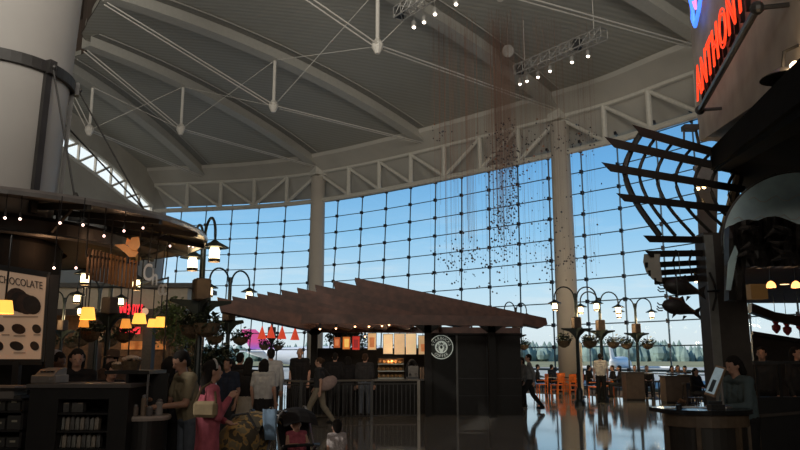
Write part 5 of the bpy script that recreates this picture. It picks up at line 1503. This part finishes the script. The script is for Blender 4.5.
def person(label, x, Y, face, H=1.70, base=STAND, pose=None, skin='light', shirt=None, pants=None, hairm=None, hair='short', sleeve='short', skirt=None, lean=0, hyaw=0, hpitch=0, wide=1., vox=.011, z=0., shoes=None, group=None, thick=1., hs=1.):
    J = {k: Vector(v) for k, v in base.items()}
    if pose: J.update({k: Vector(v) for k, v in pose.items()})
    pv = J['pelvis']
    if lean:
        M = Matrix.Rotation(-R(lean), 4, 'X')
        for k in ('chest', 'neck', 'head', 'shL', 'shR', 'elL', 'elR', 'wrL', 'wrR'):
            if pose and k in pose and k[:2] in ('el', 'wr'): continue
            J[k] = pv + M @ (J[k] - pv)
    k_ = H / 1.715
    root = thing('person', label, 'person', (px(x, Y), Y, z), -R(face), group)
    root.scale = (k_, k_, k_)
    shoes = shoes or cloth('shoe_black', (.02, .02, .02)); hairm = hairm or cloth('hair_black', (.012, .010, .009))
    hM = Matrix.Rotation(-R(hyaw), 4, 'Z') @ Matrix.Rotation(-R(hpitch), 4, 'X')
    hd = J['head']
    def HD(v): return hd + hM @ (Vector(v) * hs)
    def H3(*r): return [q * hs for q in r]
    side = Vector((.075 * wide, 0, 0)); sid2 = Vector((.10 * wide, 0, 0))
    def torso(b, g):
        for s in (-1, 1):
            b.cap(pv + side * s + Vector((0, 0, -.03)), J['chest'] + sid2 * s - Vector((0, 0, .06)), .098 * thick + g, .108 * thick + g)
            b.cap(J['chest'] + sid2 * s, J['sh' + 'LR'[s > 0]] * .8 + J['chest'] * .2 + Vector((0, 0, -.01)), .10 * thick + g, .062 + g)
            b.cap(J['neck'] - Vector((0, 0, .05)), J['sh' + 'LR'[s > 0]], .058 + g, .060 + g)
        b.cap(pv, J['chest'], .10 * thick + g, .11 * thick + g)
    def legs(b, g, to=1.):
        for s in 'LR':
            b.cap(J['hip' + s], J['kn' + s], .092 + g, .060 + g)
            if to > .5: b.cap(J['kn' + s], J['kn' + s].lerp(J['an' + s], .3), .058 + g, .060 + g); b.cap(J['kn' + s].lerp(J['an' + s], .3), J['an' + s], .060 + g, .042 + g)
        b.cap(J['hipL'], J['hipR'], .10 + g, .10 + g)
    # body
    b = MB(); torso(b, -.004); legs(b, -.004)
    b.cap(J['neck'] - Vector((0, 0, .06)), hd - Vector((0, 0, .05)), .058, .053)
    b.sphere(HD((0, 0, .015)), H3(.076, .094, .102), 16, M=hM)
    b.sphere(HD((0, .03, -.05)), H3(.056, .062, .062), 12, M=hM)
    b.sphere(HD((0, .098, -.012)), H3(.013, .02, .024), 8, M=hM); b.sphere(HD((0, .084, -.058)), H3(.024, .014, .012), 8, M=hM)
    for s in (-1, 1): b.sphere(HD((s * .078, -.01, -.005)), H3(.012, .022, .032), 8, M=hM)
    for s in 'LR':
        sg = -1 if s == 'L' else 1
        b.cap(J['sh' + s], J['el' + s], .050, .040); b.cap(J['el' + s], J['wr' + s], .041, .028)
        d = (J['wr' + s] - J['el' + s]).normalized(); pw = J['wr' + s]
        sd = d.cross(Vector((0, 0, 1)))
        if sd.length < .3: sd = Vector((0, 1, 0))
        sd.normalize(); nm = sd.cross(d).normalized()
        b.cap(pw, pw + d * .07, .028, .030); 
        for i in (-1, 1): b.cap(pw + d * .03 + sd * .016 * i, pw + d * .085 + sd * .026 * i, .018, .014)
        for i, L in enumerate((.062, .072, .068, .052)):
            r0 = pw + d * .085 + sd * (.03 - .02 * i)
            k1 = r0 + d * L * .55 + nm * .006; b.cap(r0, k1, .0098, .009, 6); b.cap(k1, k1 + d * L * .45 + nm * .022 * -sg, .009, .008, 6)
        t0 = pw + d * .035 + sd * .03; b.cap(t0, t0 + d * .035 + sd * .026, .012, .010, 6); b.cap(t0 + d * .035 + sd * .026, t0 + d * .066 + sd * .03, .010, .009, 6)
        fd = Vector((0, 1, -.05)); b.cap(J['an' + s] - Vector((0, .02, .035)), J['an' + s] + Vector((0, .14, -.05)), .04, .028)
    remesh(b, 'body', SK[skin], root, vox, 2)
    # face details
    b = MB()
    for s in (-1, 1): b.sphere(HD((s * .031, .084, .018)), H3(.011, .007, .006), 8, M=hM)
    b.build('eyes', mat('eye_dark', (.02, .015, .012), .3, var=0), root, local=True)
    b = MB(); b.sphere(HD((0, .094, -.058)), H3(.022, .006, .005), 8, M=hM); b.build('mouth', mat('lip', (.30, .11, .09), .5, var=0), root, local=True)
    # shirt
    if shirt:
        b = MB(); torso(b, .012)
        for s in 'LR':
            if sleeve == 'none': continue
            e = J['el' + s]
            b.cap(J['sh' + s], J['sh' + s].lerp(e, .7 if sleeve == 'short' else 1.), .064, .056)
            if sleeve == 'long': b.cap(e, J['wr' + s], .054, .038)
        remesh(b, 'shirt', shirt, root, vox * 1.1)
    if pants and skirt is None:
        b = MB(); legs(b, .014)
        b.cap(pv - side * .8, pv + side * .8, .108, .108)
        remesh(b, 'trousers', pants, root, vox * 1.1)
    if skirt is not None:
        b = MB()
        for s in (-1, 1):
            b.cap(pv + side * s + Vector((0, 0, .02)), Vector((.10 * s, .0, skirt + .06)), .108, .145)
        b.cap(pv, Vector((0, 0, skirt + .06)), .11, .15)
        remesh(b, 'skirt', pants or shirt, root, vox * 1.1)
    for s in 'LR':
        a = J['an' + s]; b = MB(); b.cap(a - Vector((0, .03, .04)), a + Vector((0, .15, -.052)), .050, .036, 12)
        b.sphere(a - Vector((0, .02, .02)), (.050, .057, .055), 12); b.build('shoe', shoes, root, smooth=True, local=True)
    if hair != 'bald':
        b = MB()
        b.sphere(HD((0, -.016, .035)), H3(.086, .100, .098), 14, M=hM)
        if hair == 'long':
            for s in (-1, 0, 1): b.cap(HD((s * .05, -.055, .0)), HD((s * .055, -.085, -.22)), .05, .035)
        elif hair == 'bob':
            for s in (-1, 0, 1): b.cap(HD((s * .055, -.045, .02)), HD((s * .06, -.05, -.11)), .052, .045)
        elif hair == 'bun':
            b.sphere(HD((0, -.12, .05)), .045, 10)
        else:
            b.sphere(HD((0, -.05, -.02)), H3(.072, .06, .075), 10, M=hM)
        # keep the face clear
        inv = hM.inverted()
        o_ = remesh(b, 'hair', hairm, root, vox)
        bm = bmesh.new(); bm.from_mesh(o_.data)
        dele = [v for v in bm.verts if (lambda q: q.y > .045 * hs and q.z < .062 * hs)(inv @ (v.co - hd))]
        bmesh.ops.delete(bm, geom=dele, context='VERTS'); bm.to_mesh(o_.data); bm.free()
    return root
k_black = cloth('black', (.014, .013, .014)); k_dark = cloth('dark_grey', (.03, .03, .032)); k_navy = cloth('navy', (.022, .028, .045)); k_grey = cloth('grey', (.14, .14, .14))
k_white = cloth('white', (.42, .41, .40)); k_cream = cloth('cream', (.34, .31, .27)); k_pink = cloth('rose', (.36, .09, .12), var=.25); k_khaki = cloth('khaki', (.20, .17, .11)); k_jean = cloth('denim', (.085, .10, .125))
k_tan = cloth('tan', (.22, .19, .14)); k_brown = cloth('brown', (.09, .055, .04)); k_teal = cloth('blue_grey', (.07, .10, .11)); k_brhair = cloth('hair_brown', (.05, .028, .016)); k_grhair = cloth('hair_grey', (.16, .15, .14))

# around the chocolate stand
pk = person('woman in a long rose dress with white headband and tan shoulder bag', 211, 7.7, 62, 1.62, pose=dict(elR=(.22, .05, 1.13), wrR=(.08, .20, 1.30), elL=(-.23, .04, 1.13), wrL=(-.15, .22, 1.05)), shirt=k_pink, pants=k_pink, skirt=.18, sleeve='long', hair='long', vox=.009)
def sub(o_root, b, name, m): return b.build(name, m, o_root, local=True)
b = MB(); hh = Vector((0, .025, 1.60))
b.tube([hh + Vector((.089 * math.cos(a), .01 + .02 * math.cos(a) ** 2, .035 + .100 * math.sin(a))) for a in [R(10 * k) for k in range(0, 19)]], .013, 6)
sub(pk, b, 'headband', k_white)
hb_ = thing('handbag', 'tan shoulder bag hanging at the back of the woman in rose', 'bag', pk.location + Vector((.03, -.24, 1.05)), -R(10))
MB().box((0, 0, .095), (.25, .09, .16)).build('bag_body', cloth('bag_tan', (.26, .20, .12)), hb_, local=True, bevel=.03)
MB().tube([(-.11, 0, .16), (-.07, .05, .30), (0.0, .11, .36), (.06, .07, .30), (.11, 0, .16)], .012, 6).build('strap', cloth('bag_strap', (.10, .07, .04)), hb_, local=True)
person('man in a khaki waistcoat looking down and reaching towards the round ledge', 193, 8.7, 232, 1.74, lean=10, hpitch=28, pose=dict(elL=(-.24, .16, 1.12), wrL=(-.16, .42, 1.10), elR=(.25, .16, 1.14), wrR=(.2, .40, 1.16)), shirt=k_khaki, pants=k_jean, skin='tan', vox=.009)
person('person all in black standing at the right end of the chocolate counter', 170, 9.05, 20, 1.66, shirt=k_black, pants=k_black, sleeve='long', hair='bob', wide=1.1, thick=1.1, vox=.01)
person('dark haired woman in black behind the cash register of the chocolate stand', 77, 9.5, 150, 1.76, shirt=k_black, pants=k_black, sleeve='long', hair='bob', hpitch=15, vox=.01)
person('person in black bending over the counter beside the large sweets basket', 106, 9.4, 130, 1.62, lean=14, hpitch=20, shirt=k_black, pants=k_black, hair='short', vox=.01)
ht = person('man in a brown wide brimmed hat behind the sweets baskets', 113, 11.6, 200, 1.74, shirt=k_brown, pants=k_dark, sleeve='long', vox=.011)
MB().lathe([(.17, .0), (.18, .012), (.10, .025), (.095, .10), (.06, .125), (.005, .12)], (0, .0, 1.64), 18).build('hat', cloth('hat_brown', (.10, .065, .045)), ht, local=True)
cp = person('staff member in a pale cap leaning beside the chocolate poster', 49, 9.7, 110, 1.74, lean=12, hpitch=20, shirt=k_dark, pants=k_black, vox=.011, skin='dark')
MB().lathe([(.098, 0), (.097, .05), (.07, .1), (.005, .115)], (0, .095, 1.625), 16).build('cap', cloth('cap_grey', (.34, .36, .40)), cp, local=True)

# walking and waiting in the hall
person('person in a dark top with a pale shoulder strap left of the kiosk queue', 229, 13.6, 205, 1.64, shirt=k_navy, pants=k_dark, sleeve='short', hair='short', skin='tan')
person('dark haired woman in black top and pale skirt seen from behind', 249, 14.6, 10, 1.66, shirt=k_black, pants=k_cream, skirt=.5, hair='long')
person('man in a dark coat standing left of the woman with the pale skirt', 240, 16.0, 15, 1.76, shirt=k_black, pants=k_dark, sleeve='long')
person('black haired woman in a white blouse and dark skirt seen from behind', 264.5, 14.2, 8, 1.63, shirt=k_white, pants=k_black, skirt=.32, hair='bob')
person('tall man in a white shirt standing behind the woman in the white blouse', 271, 16.6, 340, 1.86, shirt=k_white, pants=k_dark, sleeve='long')
person('bald man in a dark shirt facing the camera behind the railing', 300, 20.6, 184, 1.93, shirt=k_black, pants=k_dark, hair='bald', skin='light', wide=1.15, sleeve='short')
wk = person('walking woman in khaki trousers carrying a pale pink bag on her hip', 320, 18.3, 285, 1.66, pose=WALK, shirt=k_dark, pants=k_tan, hair='bun', hairm=k_brhair)
bg_ = thing('shoulder_bag', 'large pale pink soft bag on the hip of the woman in khaki trousers', 'bag', wk.location + Vector((.22, -.12, .86)))
MB().sphere((0, 0, .18), (.25, .10, .16), 16, M=Matrix.Rotation(-.5, 4, 'Y')).sphere((.1, 0, .25), (.12, .09, .12), 12).build('bag_body', cloth('bag_pink', (.30, .22, .20)), bg_, local=True, smooth=True)
MB().tube([(-.16, 0, .25), (-.16, .03, .45), (-.12, .08, .56), (-.02, .05, .45), (.06, 0, .36)], .014, 6).build('strap', k_dark, bg_, local=True)
person('dark clothed man at the kiosk counter below the red posters', 335, 21.5, 5, 1.80, shirt=k_black, pants=k_dark, sleeve='long')
person('dark haired woman in black at the kiosk counter beneath the tan poster', 348, 21.6, 350, 1.70, shirt=k_black, pants=k_dark, sleeve='long', hair='bob')
person('man in a charcoal jacket and pale jeans ordering at the coffee kiosk', 365, 21.2, 12, 1.78, shirt=k_dark, pants=k_jean, sleeve='long', wide=1.1, hairm=k_brhair)
person('toddler with dark hair in a white patterned top near the pushchairs', 338, 9.3, 335, .86, shirt=cloth('pattern_white', (.40, .36, .36), var=.6, vs=45), pants=k_jean, vox=.018, wide=1.15, thick=1.1, hs=1.5, pose=dict(head=(0, .02, 1.60)))
person('walking man in grey shirt and dark trousers right of the kiosk cabinet', 529, 23.4, 278, 1.77, pose=WALK, shirt=k_grey, pants=k_black, sleeve='long')
person('person in grey half hidden by the kiosk cabinet behind the walking man', 522, 25.4, 250, 1.68, shirt=k_grey, pants=k_black, hair='bob', sleeve='long')
person('man in a white shirt and dark trousers standing at the window tables', 600, 28.0, 10, 1.82, shirt=k_white, pants=k_black)
sv = person('hostess in a blue grey jacket bent over the host stand', 741, 9.1, 258, 1.68, lean=8, hpitch=22, pose=dict(elL=(-.25, .14, 1.10), wrL=(-.14, .38, 1.10), elR=(.25, .14, 1.10), wrR=(.12, .36, 1.10)), shirt=k_teal, pants=k_black, sleeve='long', hair='bob', vox=.01)

# seated diners by the window, each on a chair of their own
m_chd = mat('chair_dark', (.035, .022, .016), .5, var=.2)
chd = None
SL = [(551, 35.9, 60, k_navy, 'short', 'diner in navy at the pale table behind the walking man'), (537, 36.6, 100, k_dark, 'short', 'diner in dark grey on the left of the pale table'),
      (580, 36.4, 250, k_black, 'bob', 'diner in black right of the white column foot'), (588, 34.0, 80, k_black, 'short', 'diner in black left of the standing man in white'), (612, 33.0, 270, k_black, 'short', 'diner in black just right of the standing man in white'),
      (619, 32.0, 280, k_dark, 'bob', 'diner with bobbed hair left of the brown divider box'), (634, 33.0, 200, k_black, 'short', 'diner whose head shows above the brown divider box'), (646, 32.2, 190, k_black, 'short', 'diner behind the tall table right of the divider box'),
      (671, 31.5, 170, k_dark, 'short', 'left one of the trio of diners before the airfield view'), (677, 33.2, 185, k_brown, 'bob', 'middle one of the trio of diners before the airfield view'), (684, 30.6, 200, k_black, 'short', 'right one of the trio of diners before the airfield view'),
      (694, 24.0, 150, k_black, 'bob', 'larger dark diner seated closest to the restaurant pillar')]
for i, (x, Y, fc, sh_, hr, lb) in enumerate(SL):
    zf = .014 if Y > 35.2 else .002
    pr_o = person(lb, x, Y, fc, 1.72, base=SIT, shirt=sh_, pants=k_dark, hair=hr, sleeve='long', vox=.014, z=zf)
    f = R(fc); d = Vector((math.sin(f), math.cos(f), 0))
    loc = Vector((px(x, Y), Y, zf)) + d * .02
    if chd is None:
        chd = thing('dining_chair', 'dark wooden chair carrying the ' + lb, 'chair', (0, 0, 0), 0, 'dark chairs of the seated diners')
        MB().box((0, 0, .38), (.46, .44, .03)).build('seat', m_chd, chd)
        for sx in (-1, 1):
            MB().bar((sx * .21, .2, 0), (sx * .21, .2, .37), .04, .04).build('leg', m_chd, chd)
            MB().bar((sx * .21, -.2, 0), (sx * .21, -.25, .86), .04, .04).build('leg', m_chd, chd)
        MB().box((0, -.235, .74), (.42, .025, .2)).build('backrest', m_chd, chd)
        chd.location = loc; chd.rotation_euler = (0, 0, -f)
    else: dup(chd, loc, -f, 'dark wooden chair carrying the ' + lb)
for x, Y, fc, lb in ((762, 14.6, 215, 'diner in the restaurant seated next to the pillar behind the rail'), (795, 14.4, 150, 'diner in the restaurant at the right edge behind the rail')):
    person(lb, x, Y, fc, 1.86, shirt=k_dark, pants=k_black, sleeve='long', hair='short' if x < 770 else 'bob', z=0.0)

# ------------------------------------------------------------------ pushchairs
m_fr = mat('pushchair_frame', (.25, .25, .26), .35, .7, var=.1)
def pushchair(x, Y, rz, label, fab, extra):
    t = thing('pushchair', label, 'pushchair', (px(x, Y), Y, 0), R(rz))
    for sx in (-1, 1):
        MB().tube([(sx * .22, .38, .10), (sx * .22, -.02, .52), (sx * .22, -.34, .98), (sx * .22, -.42, 1.02)], .014, 7).build('side_tube', m_fr, t, local=True)
        MB().tube([(sx * .22, -.36, .10), (sx * .22, -.05, .50), (sx * .22, .12, .60)], .014, 7).build('rear_tube', m_fr, t, local=True)
        MB().tube([(sx * .22, -.42, 1.02), (sx * .22, -.50, 1.01)], .022, 8).build('handle', m_black, t, local=True)
        for yy in (.38, -.36):
            wl = MB().lathe([(.085, -.018), (.10, -.014), (.10, .014), (.085, .018)], (0, 0, 0), 18, M=Matrix.Rotation(R(90), 4, 'Y')).build('wheel', m_black, t, local=True)
            wl.location = (sx * .25, yy, .102)
            MB().lathe([(.03, -.024), (.03, .024)], (0, 0, 0), 10, M=Matrix.Rotation(R(90), 4, 'Y')).build('hub', m_fr, wl, local=True)
    MB().tube([(-.22, -.34, .98), (.22, -.34, .98)], .012, 6).build('cross_bar', m_fr, t, local=True)
    MB().grid([[(sx * .20, .30, .40), (sx * .20, .02, .36), (sx * .20, -.08, .42), (sx * .20, -.24, .90)] for sx in (-1, -.5, 0, .5, 1)], (0, -.02, -.02)).build('seat_sling', fab, t, local=True)
    MB().tube([(-.22, .16, .60), (-.1, .30, .62), (.1, .30, .62), (.22, .16, .60)], .02, 7).build('bumper_bar', m_black, t, local=True)
    rows = []
    for k in range(8):
        a = R(20 + 18 * k) ; rows.append([(sx, -.16 + .30 * math.cos(a) * 1.0, .80 + .24 * math.sin(a) - .05 * (sx / .2) ** 2) for sx in (-.22, -.12, 0, .12, .22)])
    MB().grid(rows, (0, .0, -.01)).build('hood', fab, t, local=True)
    MB().bbox((-.18, -.28, .14), (.18, .12, .26)).build('under_basket', k_dark, t, local=True)
    return t
m_camo = bpy.data.materials.new('cloth_camouflage'); m_camo.use_nodes = True
_t = m_camo.node_tree; _b = _t.nodes['Principled BSDF']; _b.inputs['Roughness'].default_value = .85
_c = _t.nodes.new('ShaderNodeTexCoord'); _n = _t.nodes.new('ShaderNodeTexNoise'); _n.inputs['Scale'].default_value = 9; _r = _t.nodes.new('ShaderNodeValToRGB')
_r.color_ramp.interpolation = 'CONSTANT'; _r.color_ramp.elements[0].color = (.05, .04, .025, 1); _r.color_ramp.elements[1].color = (.26, .16, .05, 1); _r.color_ramp.elements[1].position = .5
_e = _r.color_ramp.elements.new(.58); _e.color = (.14, .11, .06, 1)
_t.links.new(_c.outputs['Object'], _n.inputs[0]); _t.links.new(_n.outputs[0], _r.inputs[0]); _t.links.new(_r.outputs[0], _b.inputs['Base Color'])
pushchair(250, 8.6, 160, 'pushchair with mottled yellow and brown cover beside the woman in rose', m_camo, None)
cbag = thing('changing_bag', 'bulging mottled yellow bag slung on the left pushchair', 'bag', (px(243, 8.35), 8.30, .50))
MB().sphere((0, 0, .24), (.24, .13, .22), 18).build('bag_body', m_camo, cbag, local=True, smooth=True)
MB().sphere((.02, -.11, .18), (.14, .05, .11), 12).build('front_pocket', m_camo, cbag, local=True, smooth=True)
MB().tube([(-.16, 0, .38), (-.08, .02, .52), (.08, .04, .54), (.18, .02, .38)], .016, 6).build('strap', k_dark, cbag, local=True)
bl = thing('blue_cloth', 'pale blue cloth draped over the pushchair handle in the middle', 'cloth', (px(274, 8.6), 8.5, .62))
MB().grid([[(-.09 + .02 * k, -.02 * math.cos(k), .46 - .005 * (k % 3)), (-.085 + .02 * k, -.05, .36), (-.07 + .018 * k, -.03 - .01 * (k % 2), .24), (-.05 + .015 * k, -.04, .12)] for k in range(9)], (0, .02, 0)).build('cloth', cloth('sky_blue', (.16, .24, .34)), bl, local=True, smooth=True)
pc2 = pushchair(300, 9.3, 205, 'black pushchair with a small child in it next to the toddler', k_black, None)
SITC = {k: (v[0], v[1], v[2]) for k, v in SIT.items()}
person('small bare armed child sitting in the black pushchair', 300, 9.28, 205 * -1 + 360, .95, base=SITC, shirt=k_pink, pants=k_jean, vox=.018, z=.17, wide=1.15, sleeve='none', lean=-18, hs=1.45)
